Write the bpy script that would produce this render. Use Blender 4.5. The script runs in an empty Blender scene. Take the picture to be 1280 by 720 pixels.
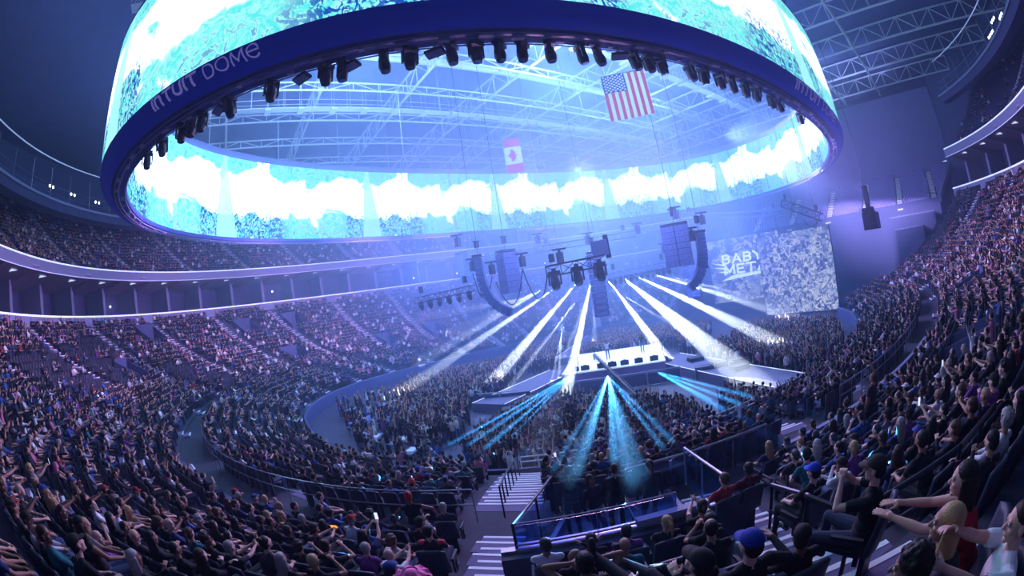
BEAMK = 10.0; LASK = 300.0; STAGEFILL = 25e3; CROWDFILL = 18e3; AMBFILL = 300; BLUEFILL = 15e3; HAZEC = (.36, .54, 1.); HAZED = .0026; HAZEM = .029; EXPO = 0.
WHITEL = (3., 4.6, 7.); WHITEO = (1.4, 1.7, 2.2)
import bpy, bmesh, math, random
import numpy as np
from mathutils import Vector, Matrix
random.seed(7); RNG = np.random.default_rng(7)
SC = bpy.context.scene; COL = SC.collection
PI = math.pi
# ------------------------------------------------------------------ camera (fisheye lens, sitting in the lower bowl)
FL = 574.485; PITCH = 0.01400; ROLL = -0.15600; PHI = 0.6060
CAMP = np.array([-32.46, -32.47, 8.5])
cp, sp = math.cos(PITCH), math.sin(PITCH)
_f = np.array([0, cp, sp]); _r0 = np.array([1., 0, 0]); _u0 = np.cross(_r0, _f)
_c, _s = math.cos(ROLL), math.sin(ROLL)
_r = _c*_r0 + _s*_u0; _u = -_s*_r0 + _c*_u0
def _toA(v): return np.array([v[0]*math.cos(PHI)+v[1]*math.sin(PHI), -v[0]*math.sin(PHI)+v[1]*math.cos(PHI), v[2]])
CR, CU, CF = _toA(_r), _toA(_u), _toA(_f)
cam = bpy.data.cameras.new('camera'); camo = bpy.data.objects.new('camera', cam); COL.objects.link(camo)
cam.type = 'PANO'; cam.panorama_type = 'FISHEYE_EQUISOLID'
cam.fisheye_lens = FL*36/1280; cam.fisheye_fov = PI; cam.sensor_width = 36; cam.sensor_fit = 'HORIZONTAL'
cam.clip_start = 0.05; cam.clip_end = 500
M = Matrix(((CR[0], CU[0], -CF[0], CAMP[0]), (CR[1], CU[1], -CF[1], CAMP[1]), (CR[2], CU[2], -CF[2], CAMP[2]), (0, 0, 0, 1)))
camo.matrix_world = M; SC.camera = camo
def ray(px):
    x = (px[0]-640)/FL; y = (360-px[1])/FL; rr = math.hypot(x, y); th = 2*math.asin(min(rr/2, .999))
    k = math.sin(th)/rr if rr > 1e-9 else 1
    return x*k*CR + y*k*CU + math.cos(th)*CF
def project(P):
    """image position (1280x720) and distance of points in the arena"""
    P = np.atleast_2d(np.asarray(P, float)) - CAMP
    d = np.linalg.norm(P, axis=1); Q = P/d[:, None]
    X, Y, Z = Q@CR, Q@CU, Q@CF; th = np.arccos(np.clip(Z, -1, 1)); rr = 2*np.sin(th/2); h = np.maximum(np.hypot(X, Y), 1e-9)
    return np.stack([640+FL*rr*X/h, 360-FL*rr*Y/h], 1), d
def at(px, d):
    """point seen at px, at horizontal distance d from the lens"""
    D = ray(px); return CAMP + D*(d/math.hypot(D[0], D[1]))
def atz(px, z):
    D = ray(px); return CAMP + D*((z-CAMP[2])/D[2])
# ------------------------------------------------------------------ bowl shape
NE = 2.4
def AB(t): return 29+28*t, 24.5+23.5*t
def zb(t): return 1.1+11.8*(.35*t+.65*t*t) if t > 0 else 0
def bp(t, th, da=0.0):
    a, b = AB(t); a += da; b += da
    c, s = math.cos(th), math.sin(th); r = ((abs(c)/a)**NE+(abs(s)/b)**NE)**(-1/NE); return np.array([r*c, r*s])
def tpar(x, y):
    lo, hi = -.9, 3.0
    for _ in range(40):
        m = (lo+hi)/2; a, b = AB(m)
        if (abs(x)/a)**NE+(abs(y)/b)**NE > 1: lo = m
        else: hi = m
    return lo
ROWS = []     # (t0, t1, z)
for k in range(7): ROWS.append((k*.26/7, (k+1)*.26/7, 1.1+k*.27))
ZW = 2.75
ROWS.append((.26, .32, ZW))
_n = 19
for k in range(_n):
    t0 = .32+k*.68/_n; ROWS.append((t0, t0+.68/_n, ZW+.25+(11.75-ZW-.25)*((k/(_n-1))*.52+.48*(k/(_n-1))**2)))
def rowof(t):
    for i, (a, b, z) in enumerate(ROWS):
        if a <= t < b: return i
    return None
def zrow(t):
    i = rowof(t); return 0.0 if t < 0 else (ROWS[i][2] if i is not None else ROWS[-1][2])
def onbowl(px, off=0.0, d=1.0):
    D = ray(px); D = D/math.hypot(D[0], D[1])
    while d < 130:
        P = CAMP+D*d
        if P[2]-off <= zrow(tpar(P[0], P[1])): break
        d += .05
    return P
D2 = math.radians
TH0, TH1 = 20.0, 318.0       # the bowl runs this far round; the rest is the curtained stage end
# ------------------------------------------------------------------ materials
def mat(name, col, rough=.7, metal=0., noise=0., nscale=8., emit=None, spec=.3, bump=0.):
    m = bpy.data.materials.new(name); m.use_nodes = True; nt = m.node_tree; b = nt.nodes['Principled BSDF']
    b.inputs['Base Color'].default_value = (*col, 1); b.inputs['Roughness'].default_value = rough; b.inputs['Metallic'].default_value = metal
    b.inputs['Specular IOR Level'].default_value = spec
    if noise or bump:
        tc = nt.nodes.new('ShaderNodeTexCoord'); n = nt.nodes.new('ShaderNodeTexNoise'); n.inputs['Scale'].default_value = nscale; n.inputs['Detail'].default_value = 4
        nt.links.new(tc.outputs['Object'], n.inputs['Vector'])
        if noise:
            r = nt.nodes.new('ShaderNodeMapRange'); r.inputs['To Min'].default_value = 1-noise; r.inputs['To Max'].default_value = 1+noise
            nt.links.new(n.outputs['Fac'], r.inputs['Value'])
            v = nt.nodes.new('ShaderNodeVectorMath'); v.operation = 'SCALE'; v.inputs[0].default_value = col
            nt.links.new(r.outputs[0], v.inputs['Scale']); nt.links.new(v.outputs[0], b.inputs['Base Color'])
        if bump:
            bm_ = nt.nodes.new('ShaderNodeBump'); bm_.inputs['Strength'].default_value = bump; bm_.inputs['Distance'].default_value = .02
            nt.links.new(n.outputs['Fac'], bm_.inputs['Height']); nt.links.new(bm_.outputs[0], b.inputs['Normal'])
    if emit:
        b.inputs['Emission Color'].default_value = (*emit[0], 1); b.inputs['Emission Strength'].default_value = emit[1]
    return m
MT = dict(
    concrete=mat('concrete', (.055, .06, .10), .85, noise=.25, nscale=3),
    floor=mat('event_floor', (.075, .075, .14), .6, noise=.3, nscale=1.2),
    nosing=mat('white_nosing', (.85, .88, .95), .6),
    stepc=mat('step_concrete', (.16, .14, .28), .8, noise=.2, nscale=12),
    fascia=mat('fascia_panel', (.22, .24, .42), .6, noise=.1),
    under=mat('deck_underside', (.30, .24, .34), .7, noise=.12, nscale=2),
    darkwall=mat('dark_wall', (.07, .08, .20), .8, noise=.2, nscale=2),
    curtain=mat('blackout_curtain', (.16, .16, .36), .9, noise=.12, nscale=.7),
    roof=mat('roof_deck', (.16, .19, .42), .8, noise=.15, nscale=.5),
    truss=mat('white_painted_steel', (.58, .64, .74), .5),
    darksteel=mat('dark_steel', (.02, .025, .05), .45, metal=.6),
    blackbox=mat('black_plastic', (.012, .014, .03), .5),
    hdark=mat('halo_housing', (.012, .065, .80), .55, noise=.08, nscale=2),
    hsoff=mat('halo_soffit', (.02, .04, .26), .6, noise=.4, nscale=3),
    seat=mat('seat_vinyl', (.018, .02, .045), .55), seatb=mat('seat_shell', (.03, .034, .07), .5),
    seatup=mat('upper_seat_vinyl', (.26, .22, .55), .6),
    rail=mat('steel_rail', (.35, .36, .45), .35, metal=.8), blackrail=mat('black_rail', (.012, .012, .03), .35, metal=.3),
    ribbon=mat('ribbon_light', (.8, .85, 1), .5, emit=((.55, .68, 1), 1.0)),
    ribbondim=mat('ribbon_light_dim', (.8, .85, 1), .5, emit=((.45, .55, 1), .3)),
    lamp=mat('lamp_white', (.9, .9, 1), .5, emit=((.85, .93, 1), 9)),
    lampsoft=mat('lamp_soft', (.9, .9, 1), .5, emit=((.6, .7, 1), 1.3)),
    white=mat('matte_white', (.8, .82, .9), .6),
)
def glassm(name, col=(.6, .75, 1), alpha=.75):
    m = bpy.data.materials.new(name); m.use_nodes = True; nt = m.node_tree; nt.nodes.clear()
    o = nt.nodes.new('ShaderNodeOutputMaterial'); a = nt.nodes.new('ShaderNodeBsdfTransparent'); a.inputs[0].default_value = (*col, 1)
    g = nt.nodes.new('ShaderNodeBsdfGlossy'); g.inputs['Roughness'].default_value = .05; g.inputs[0].default_value = (.8, .9, 1, 1)
    x = nt.nodes.new('ShaderNodeMixShader'); x.inputs[0].default_value = 1-alpha
    nt.links.new(a.outputs[0], x.inputs[1]); nt.links.new(g.outputs[0], x.inputs[2]); nt.links.new(x.outputs[0], o.inputs[0]); return m
MT['glass'] = glassm('rail_glass', (.55, .68, .95), .9)
# ------------------------------------------------------------------ mesh helpers
def tag(o, label=None, cat=None, group=None, kind=None):
    if label: o['label'] = label
    if cat: o['category'] = cat
    if group: o['group'] = group
    if kind: o['kind'] = kind
    return o
def empty(name, loc=(0, 0, 0), rz=0.):
    o = bpy.data.objects.new(name, None); COL.objects.link(o); o.location = loc; o.rotation_euler = (0, 0, rz); o.empty_display_size = .2; return o
class MB:
    def __init__(s): s.v = []; s.f = []; s.m = []; s.n = 0; s.smooth = False
    def add(s, V, F, m=0):
        V = [tuple(map(float, v)) for v in V]
        s.v += V; s.f += [tuple(int(i)+s.n for i in f) for f in F]; s.m += [m]*len(F); s.n += len(V); return s
    def box(s, c, size, X=(1, 0, 0), Z=(0, 0, 1), m=0):
        X = np.array(X, float); X /= np.linalg.norm(X); Z = np.array(Z, float); Y = np.cross(Z, X); Y /= np.linalg.norm(Y); Z = np.cross(X, Y)
        c = np.array(c, float); h = np.array(size)/2
        V = [c+X*sx*h[0]+Y*sy*h[1]+Z*sz*h[2] for sz in (-1, 1) for sy in (-1, 1) for sx in (-1, 1)]
        return s.add(V, [(0, 2, 3, 1), (4, 5, 7, 6), (0, 1, 5, 4), (2, 6, 7, 3), (0, 4, 6, 2), (1, 3, 7, 5)], m)
    def tube(s, p0, p1, r0, r1=None, n=8, m=0, caps=True):
        r1 = r0 if r1 is None else r1
        p0 = np.array(p0, float); p1 = np.array(p1, float); d = p1-p0; L = np.linalg.norm(d)
        if L < 1e-6: return s
        d /= L; a = np.array([0, 0, 1.]) if abs(d[2]) < .9 else np.array([1., 0, 0]); x = np.cross(a, d); x /= np.linalg.norm(x); y = np.cross(d, x)
        V = []
        for p, r in ((p0, r0), (p1, r1)):
            for i in range(n):
                w = 2*PI*i/n; V.append(p+r*(math.cos(w)*x+math.sin(w)*y))
        F = [(i, (i+1) % n, n+(i+1) % n, n+i) for i in range(n)]
        if caps: F += [tuple(range(n-1, -1, -1)), tuple(range(n, 2*n))]
        return s.add(V, F, m)
    def path(s, pts, r, n=6, m=0):
        for a, b in zip(pts[:-1], pts[1:]): s.tube(a, b, r, r, n, m)
        return s
    def strip(s, A, B, m=0):
        """quads between two polylines"""
        k = len(A); return s.add(list(A)+list(B), [(i, i+1, k+i+1, k+i) for i in range(k-1)], m)
    def ball(s, c, r, nu=12, nv=8, m=0, sc=(1, 1, 1)):
        V = []; c = np.array(c, float)
        for j in range(1, nv):
            a = PI*j/nv
            for i in range(nu):
                w = 2*PI*i/nu; V.append(c+r*np.array([math.sin(a)*math.cos(w)*sc[0], math.sin(a)*math.sin(w)*sc[1], math.cos(a)*sc[2]]))
        V += [c+np.array([0, 0, r*sc[2]]), c-np.array([0, 0, r*sc[2]])]; T = len(V)-2; B = T+1
        F = [(j*nu+i, (j+1)*nu+i, (j+1)*nu+(i+1) % nu, j*nu+(i+1) % nu) for j in range(nv-2) for i in range(nu)]
        F += [(T, i, (i+1) % nu) for i in range(nu)]+[(B, (nv-2)*nu+(i+1) % nu, (nv-2)*nu+i) for i in range(nu)]
        return s.add(V, F, m)
    def prism(s, pts, d, m=0):
        """extrude polygon pts by vector d"""
        pts = [np.array(p, float) for p in pts]; d = np.array(d, float); n = len(pts)
        return s.add(pts+[p+d for p in pts], [tuple(range(n))[::-1], tuple(range(n, 2*n))]+[(i, (i+1) % n, n+(i+1) % n, n+i) for i in range(n)], m)
    def build(s, name, mats, parent=None, smooth=False, loc=None):
        me = bpy.data.meshes.new(name); V = s.v
        if loc is not None: V = [(v[0]-loc[0], v[1]-loc[1], v[2]-loc[2]) for v in V]
        me.from_pydata(V, [], s.f)
        for q in (mats if isinstance(mats, (list, tuple)) else [mats]): me.materials.append(q)
        if any(s.m): me.polygons.foreach_set('material_index', s.m)
        if smooth: me.polygons.foreach_set('use_smooth', [True]*len(s.f))
        me.update()
        o = bpy.data.objects.new(name, me); COL.objects.link(o)
        if parent is not None: o.parent = parent
        elif loc is not None: o.location = loc
        return o
def structure(o): o['kind'] = 'structure'; return o
def fast_mesh(name, V, F, mi, mats, smooth=False):
    """V (n,3), F list of (m,k) int arrays with matching material arrays"""
    me = bpy.data.meshes.new(name); V = np.asarray(V, np.float32)
    nl = sum(f.size for f in F); npoly = sum(len(f) for f in F)
    me.vertices.add(len(V)); me.vertices.foreach_set('co', V.ravel())
    me.loops.add(nl); me.loops.foreach_set('vertex_index', np.concatenate([f.ravel() for f in F]).astype(np.int32))
    me.polygons.add(npoly); tot = np.concatenate([np.full(len(f), f.shape[1], np.int32) for f in F]); st = np.concatenate([[0], np.cumsum(tot)[:-1]]).astype(np.int32)
    me.polygons.foreach_set('loop_start', st)
    for q in mats: me.materials.append(q)
    me.polygons.foreach_set('material_index', np.concatenate(mi).astype(np.int32))
    if smooth: me.polygons.foreach_set('use_smooth', np.ones(npoly, bool))
    me.update(calc_edges=True); me.validate()
    o = bpy.data.objects.new(name, me); COL.objects.link(o); return o
def dup(o, loc=None, rot=None, label=None, parent=None):
    c = o.copy(); COL.objects.link(c)
    if parent is not None: c.parent = parent
    if loc is not None: c.location = loc
    if rot is not None: c.rotation_euler = rot
    if label: c['label'] = label
    for ch in o.children: dup(ch, parent=c)
    return c
# ------------------------------------------------------------------ setting: floor, bowl, upper deck, curtain end, roof
VOM = (222.6, 227.2, .32, .43)                   # the near vomitory (polar angles, t range)
PORT = [(146, 149.5, .83, .92), (127.5, 131, .80, .90), (126, 130, .46, .56), (104, 107.5, .42, .55), (90, 94, .44, .57), (118, 121, .80, .90), (78, 81, .44, .56), (160, 163, .60, .70), (246, 249.5, .40, .50), (272, 276, .40, .50)]
def cut(th, tm): return any(a <= th < b and c <= tm < d for a, b, c, d in [VOM]+PORT)
def build_bowl():
    m = MB(); step = .5; ths = np.arange(TH0, TH1+.01, step)
    prevz = 0.0
    for k, (t0, t1, z) in enumerate(ROWS):
        tm = (t0+t1)/2
        P0 = np.array([bp(t0, D2(h)) for h in ths]); P1 = np.array([bp(t1, D2(h)) for h in ths])
        for i in range(len(ths)-1):
            if cut(ths[i], tm): continue
            a, b, c, d = P0[i], P0[i+1], P1[i+1], P1[i]
            m.add([(*a, z), (*b, z), (*c, z), (*d, z)], [(0, 1, 2, 3)])
            lowz = prevz if not cut(ths[i], ROWS[k-1][0]+.001 if k else -1) else ZW-.1
            m.add([(*a, lowz), (*b, lowz), (*b, z), (*a, z)], [(0, 1, 2, 3)])
        prevz = z
    structure(m.build('floor_bowl', MT['concrete']))
    # dark recess of each portal: floor, side walls and back wall
    for n, (h0, h1, c0, c1) in enumerate([VOM]+PORT):
        w = MB(); zf = ZW if n == 0 else zrow(c0)-.9
        if n: c0r, c1r = [r for r in ROWS if r[0]+.5*(r[1]-r[0]) >= c0][0][0], [r for r in ROWS if .5*(r[0]+r[1]) < c1][-1][1]
        else: c0r, c1r = .26, .427
        q = [bp(c0r, D2(h0)), bp(c0r, D2(h1)), bp(c1r, D2(h1)), bp(c1r, D2(h0))]
        w.add([(*p, zf+.01) for p in q], [(0, 1, 2, 3)])
        zt = zrow(c1r+.001)+(.75 if n else .0)
        for i, j in ((1, 2), (2, 3), (3, 0)):
            A, B = q[i], q[j]; za = zrow(min(tpar(*A)+.002, .99)); zb_ = zrow(min(tpar(*B)+.002, .99))
            up = .8 if n else .0
            if i == 2: za = zb_ = zt
            else: za += up*.7; zb_ += up*.7
            dd = np.array([*(B-A), 0]); dd /= np.linalg.norm(dd); nn = np.cross(dd, [0, 0, 1])*.12
            w.prism([(*A, zf), (*B, zf), (*B, zb_), (*A, za)], nn)
        if n: structure(w.build('wall_portal', [MT['darkwall']]))
        else: structure(w.build('wall_vomitory', [MT['step_blue']]))
MT['step_blue'] = mat('vomitory_floor', (.10, .16, .34), .6, noise=.4, nscale=6)
build_bowl()
# event floor and under-stand ground
fm = MB(); fm.add([(-75, -70, 0), (80, -70, 0), (80, 70, 0), (-75, 70, 0)], [(0, 1, 2, 3)]); structure(fm.build('floor', MT['floor']))
# dasher wall round the event floor with white cap
w = MB(); ths = np.arange(TH0, TH1+.01, 1.)
A = [bp(-.012, D2(h)) for h in ths]
w.strip([(*p, 0) for p in A], [(*p, 1.25) for p in A], 0); w.strip([(*p, 1.25) for p in A], [(*(p*1.006), 1.25) for p in A], 0)
w.strip([(*(p*.999), 1.17) for p in A], [(*(p*.999), 1.25) for p in A], 1)
structure(w.build('wall_dasher', [MT['darkwall'], MT['fascia']]))
# aisles
AISLES = []   # (theta at t=.5, slope deg per t, width, t0, t1)
for h in (24, 35, 46, 58, 70, 81, 95, 108, 121.5, 133, 145, 157, 170, 183, 196, 208, 243, 256, 270, 284, 297, 309): AISLES.append((h, 0, 1.15, 0, 1))
AISLES += [(222.6, 12, 1.05, .32, .62), (228.3, 0, 1.15, .32, 1.), (223.0, 12, 1.9, 0, .26), (235.5, 0, 1.1, 0, .26), (216, 6, 1.1, .68, 1)]
def aisle_th(a, t): return a[0]+a[1]*(t-.5)
for ai, a in enumerate(AISLES):
    w = MB(); st = []
    for k, (t0, t1, z) in enumerate(ROWS):
        if t0 < a[3]-.001 or t1 > a[4]+.02 or (k == 7): continue
        zp = ROWS[k-1][2] if k else 0.0
        th = aisle_th(a, (t0+t1)/2)
        if cut(th, (t0+t1)/2): continue
        # landing on the row's own level plus one half step in front of it
        c0 = bp(t0, D2(th)); c1 = bp(t1, D2(th)); ax = (c1-c0)/np.linalg.norm(c1-c0); tw = np.array([-ax[1], ax[0]])*a[2]/2; Ld = np.linalg.norm(c1-c0)
        for (off0, off1, zz) in ((-.5*Ld+.02, 0.0, (z+zp)/2), (0.0, .5*Ld, z+.012)):
            if k == 0 and off0 < 0: continue
            p0 = c0+ax*off0; p1 = c0+ax*off1
            w.prism([(*(p0-tw), zz-.3), (*(p0+tw), zz-.3), (*(p1+tw), zz-.3), (*(p1-tw), zz-.3)], (0, 0, .3), 0)
            q = p0-ax*.004; e = p0+ax*.085
            w.prism([(*(q-tw), zz-.05), (*(q+tw), zz-.05), (*(e+tw), zz-.05), (*(e-tw), zz-.05)], (0, 0, .056), 1)
    if w.v: structure(w.build('floor_aisle', [MT['stepc'], MT['nosing']]))
# ribbon on the rim of the lower bowl, suite level behind it
zl = 12.9; ths = np.arange(TH0, TH1+.01, 2.)
def ringpts(t, z, da=0.): return [(*bp(t, D2(h), da), z) for h in ths]
w = MB(); w.strip(ringpts(1, zl-.9), ringpts(1, zl+.35)); w.strip(ringpts(1, zl+.35), ringpts(1, zl+.35, .5)); structure(w.build('wall_suite_parapet', MT['fascia']))
w = MB(); w.strip(ringpts(1, zl+.24, -.06), ringpts(1, zl+.42, -.06)); structure(w.build('trim_1', MT['ribbon']))
w = MB(); w.strip(ringpts(1, zl-.8, .5), ringpts(1, zl-.8, 9)); w.strip(ringpts(1, zl-.8, 9), ringpts(1, 17.8, 9)); structure(w.build('wall_suites', MT['darkwall']))
for h in np.arange(TH0+3, TH1, 6):     # suite piers
    w = MB(); p = bp(1, D2(h), 4.5); q = bp(1, D2(h), 9); w.prism([(*(p), zl-.8), (*q, zl-.8), (*q, 17.4), (*p, 17.4)], (*(np.array([-math.sin(D2(h)), math.cos(D2(h))])*.5), 0))
    structure(w.build('wall_suite_pier', MT['fascia']))
for h in np.arange(TH0+5, TH1-2, 10):   # lamps glowing inside the suites
    w = MB(); p = bp(1, D2(h), 8.8); w.ball((*p, 15.2+.6*math.sin(h)), .14, 8, 6)
    tag(w.build('suite_lamp', MT['lamp'], loc=(*p, 15.2)), 'small white lamp glowing at the back of a suite under the upper deck', 'lamp', 'suite lamps')
# upper deck: soffit, fascia, rows, back wall
zu = 18.0
w = MB(); w.strip(ringpts(1, zu-.25, .2), ringpts(1, 17.2, 9)); structure(w.build('ceiling_suites', MT['under']))
for h in np.arange(TH0+3, TH1, 6):     # tapered bracket beams under the deck
    w = MB(); e = np.array([-math.sin(D2(h)), math.cos(D2(h))])*.35; p = bp(1, D2(h), .3); q = bp(1, D2(h), 7)
    w.prism([(*(p-e/2), zu-.3), (*(q-e/2), zu-.5), (*(q-e/2), zu-1.6)], (*e, 0)); structure(w.build('wall_bracket', MT['under']))
    w = MB(); p2 = bp(1, D2(h+3), 1.2); w.add([(*(p2-e*1.6), zu-.42), (*(p2+e*1.6), zu-.42), (*bp(1, D2(h+3), 2.2), zu-.46)], [(0, 2, 1)])
    tag(w.build('soffit_light', MT['lampsoft'], loc=(*p2, zu-.44)), 'small triangular light set in the soffit under the upper deck', 'soffit light', 'triangular soffit lights')
w = MB(); w.strip(ringpts(1, zu-.3), ringpts(1, zu+1.0)); w.strip(ringpts(1, zu+1.0), ringpts(1, zu+1.0, .3)); w.strip(ringpts(1, zu-.3), ringpts(1, zu-.3, .4)); structure(w.build('wall_upper_fascia', MT['fascia']))
w = MB(); w.strip(ringpts(1, zu+.84, -.05), ringpts(1, zu+1.0, -.05)); structure(w.build('trim_2', MT['ribbon']))
w = MB(); w.strip(ringpts(1, zu-.32, -.05), ringpts(1, zu-.22, -.05)); structure(w.build('trim_3', MT['ribbondim']))
UROWS = [(.35+.86*k, .35+.86*(k+1), zu+.35+.50*k+.011*k*k) for k in range(17)]
m = MB(); th2 = np.arange(TH0, TH1+.01, 1.); pz = zu
for (d0, d1, z) in UROWS:
    A = [bp(1, D2(h), d0) for h in th2]; B = [bp(1, D2(h), d1) for h in th2]
    m.strip([(*p, pz) for p in A], [(*p, z) for p in A]); m.strip([(*p, z) for p in A], [(*p, z) for p in B]); pz = z
structure(m.build('floor_upper', MT['concrete']))
UA = [(h) for h in (26, 36, 46, 57, 68, 79, 90, 101, 112, 123, 134, 145, 156, 167, 178, 190, 202, 300, 290, 280, 270, 260)]
for h in UA:
    w = MB(); pzz = zu
    for (d0, d1, z) in UROWS:
        c0 = bp(1, D2(h), d0); c1 = bp(1, D2(h), d1); ax = (c1-c0)/np.linalg.norm(c1-c0); tw = np.array([-ax[1], ax[0]])*.55
        for (o0, o1, zz) in ((-.43, 0, (z+pzz)/2), (0, .43, z+.012)):
            p0 = c0+ax*o0; p1 = c0+ax*o1
            w.prism([(*(p0-tw), zz-.25), (*(p0+tw), zz-.25), (*(p1+tw), zz-.25), (*(p1-tw), zz-.25)], (0, 0, .25), 0)
            e = p0+ax*.14; w.prism([(*(p0-tw), zz-.04), (*(p0+tw), zz-.04), (*(e+tw), zz-.04), (*(e-tw), zz-.04)], (0, 0, .06), 1)
        pzz = z
    structure(w.build('floor_upper_aisle', [MT['stepc'], MT['nosing']]))
# back wall of the upper deck with the technical catwalk ring
ztop = UROWS[-1][2]
w = MB(); w.strip(ringpts(1, ztop, 15.2), ringpts(1, 38, 15.2)); structure(w.build('wall_upper_back', MT['darkwall']))
def cat(z, da): return [(*bp(1, D2(h), da), z) for h in ths]
w = MB(); w.strip(cat(26.2, 3.6), cat(27.3, 2.9)); w.strip(cat(26.2, 3.6), cat(26.2, 5.5)); w.strip(cat(26.2, 5.5), cat(31.5, 9)); structure(w.build('wall_catwalk', MT['darkwall']))
w = MB(); w.strip(cat(26.95, 2.85), cat(27.25, 2.85)); structure(w.build('trim_4', MT['fascia']))
w = MB(); w.strip(cat(33, 5.0), cat(33.12, 4.9)); structure(w.build('trim_5', MT['ribbondim']))
w = MB()
for z in (28.4, 29.4):
    P = cat(z, 4.2); w.path(P, .04, 4)
for i, h in enumerate(ths):
    if i % 2 == 0:
        p = bp(1, D2(h), 4.2); w.tube((*p, 27), (*p, 31.5), .05, .05, 4)
tag(w.build('catwalk_railing', MT['rail']), 'thin metal railing running along the technical catwalk high under the roof', 'railing')
for (h, n, dz) in ((139, 4, 1.0), (131.5, 2, 1.3), (133.5, 2, .4), (147, 2, 1.6), (151, 2, 1.9), (156, 2, 2.0), (292, 3, 1.2), (295, 3, 2.0), (298, 4, 1.3), (160.5, 2, 2)):
    for j in range(n):
        p = bp(1, D2(h-j*.7), 3.9); r = np.array([p[0], p[1]])/np.hypot(*p)
        e = empty('catwalk_floodlight', (*p, 27+dz)); tag(e, 'small round floodlight glowing white on the high technical catwalk', 'floodlight', 'catwalk floodlights')
        b = MB(); b.tube((r[0]*.3, r[1]*.3, 0), (0, 0, 0), .16, .2, 10); b.build('body', MT['blackbox'], e)
        b = MB(); b.tube((0, 0, 0), (-r[0]*.03, -r[1]*.03, 0), .17, .17, 10); b.build('lens', MT['lamp'], e)
# stage end: steep seating block, curtain, lower masking wall
def EP(y, x): return np.array([x, y])
ye0, ye1 = -38.5, 34.
w = MB(); EROWS = []
for k in range(12):
    x0 = 49+.85*k; z = 12.3+.52*k; EROWS.append((x0, z)); zp = 12.3+.52*(k-1) if k else 12.0
    yn = ye0-(k-11)*.35
    w.add([(x0, yn, zp), (x0, ye1, zp), (x0, ye1, z), (x0, yn, z)], [(0, 1, 2, 3)]); w.add([(x0, yn, z), (x0, ye1, z), (x0+.85, ye1, z), (x0+.85, yn, z)], [(0, 1, 2, 3)])
structure(w.build('floor_end_tier', MT['concrete']))
for yy in (-33.5, -26.5, -19.5, -12, -4, 4):
    w = MB()
    for k, (x0, z) in enumerate(EROWS[2 if yy < -30 else 0:]):
        for (o, zz) in ((-.42, z-.24), (0, z+.01)):
            w.prism([(x0+o, yy-.5, zz-.2), (x0+o+.42, yy-.5, zz-.2), (x0+o+.42, yy+.5, zz-.2), (x0+o, yy+.5, zz-.2)], (0, 0, .22), 1)
    structure(w.build('floor_end_aisle', [MT['stepc'], MT['nosing']]))
w = MB(); w.prism([(48.9, -34.5, 12.0), (59.3, -38.6, 18.2), (59.3, -38.6, 19.2), (48.9, -34.5, 13.1)], (.1, -.35, 0)); structure(w.build('wall_end_parapet', MT['fascia']))
w = MB()
yy = np.linspace(-38.8, 36, 150); w.strip([(59.4+.02*math.sin(y*2), y, 18.) for y in yy], [(59.4+.02*math.sin(y*2), y, 33.4) for y in yy]); structure(w.build('wall_curtain', MT['curtain']))
w = MB(); w.prism([(48.8, 36, 0), (48.8, -34.5, 0), (48.8, -34.5, 12.9), (48.8, 36, 12.9)], (.3, 0, 0)); structure(w.build('wall_end', MT['darkwall']))
pA = bp(0, D2(TH1)); pB = bp(1, D2(TH1)); pC = bp(1, D2(TH1), 15)
w = MB(); zs = [(r[0], r[2]) for r in ROWS]
w.add([(48.8, -34.5, 0), (60, -38.8, 0), (60, -38.8, 18.3), (48.8, -34.5, 12.2)], [(0, 1, 2, 3)])
w.add([(60, -38.8, 0), (*pB, 0), (*pB, 13), (60, -38.8, 18)], [(0, 1, 2, 3)])
w.add([(60, -38.8, 17.5), (*pC, 17.5), (*pC, 38), (60, -38.8, 38)], [(0, 1, 2, 3)])
structure(w.build('wall_right', MT['darkwall']))
w = MB(); pl = [(*bp(t0, D2(TH1)), 0) for (t0, t1, z) in ROWS]+[(*pB, 0)]; tl = [(*bp(t0, D2(TH1)), z+.5) for (t0, t1, z) in ROWS]+[(*pB, 13.)]
w.strip(pl, tl); structure(w.build('wall_bowl_end', MT['darkwall']))
pq = bp(1, D2(TH0)); pq2 = bp(1, D2(TH0), 15)
w = MB(); w.add([(*bp(0, D2(TH0)), 0), (*pq, 0), (*pq, 13), (*bp(0, D2(TH0)), 1.2)], [(0, 1, 2, 3)]); w.add([(*pq2, 0), (59.4, 36, 0), (59.4, 36, 38), (*pq2, 38)], [(0, 1, 2, 3)]); structure(w.build('wall_far_end', MT['darkwall']))
for (x, y0, y1, z0, z1) in ((41., -30.6, -25.5, 0, 8.9), (44.5, -33., -24.5, 0, 10.8)):   # dark platforms stepping up in front of the end wall
    w = MB(); w.prism([(x, y0, z0), (x, y1, z0), (x+4, y1, z0), (x+4, y0, z0)], (0, 0, z1-z0)); structure(w.build('wall_platform', MT['darkwall']))
    w = MB(); w.prism([(x-.05, y0, z1-.12), (x-.05, y1, z1-.12), (x, y1, z1-.12), (x, y0, z1-.12)], (0, 0, .16)); structure(w.build('trim_6', MT['fascia']))
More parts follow.
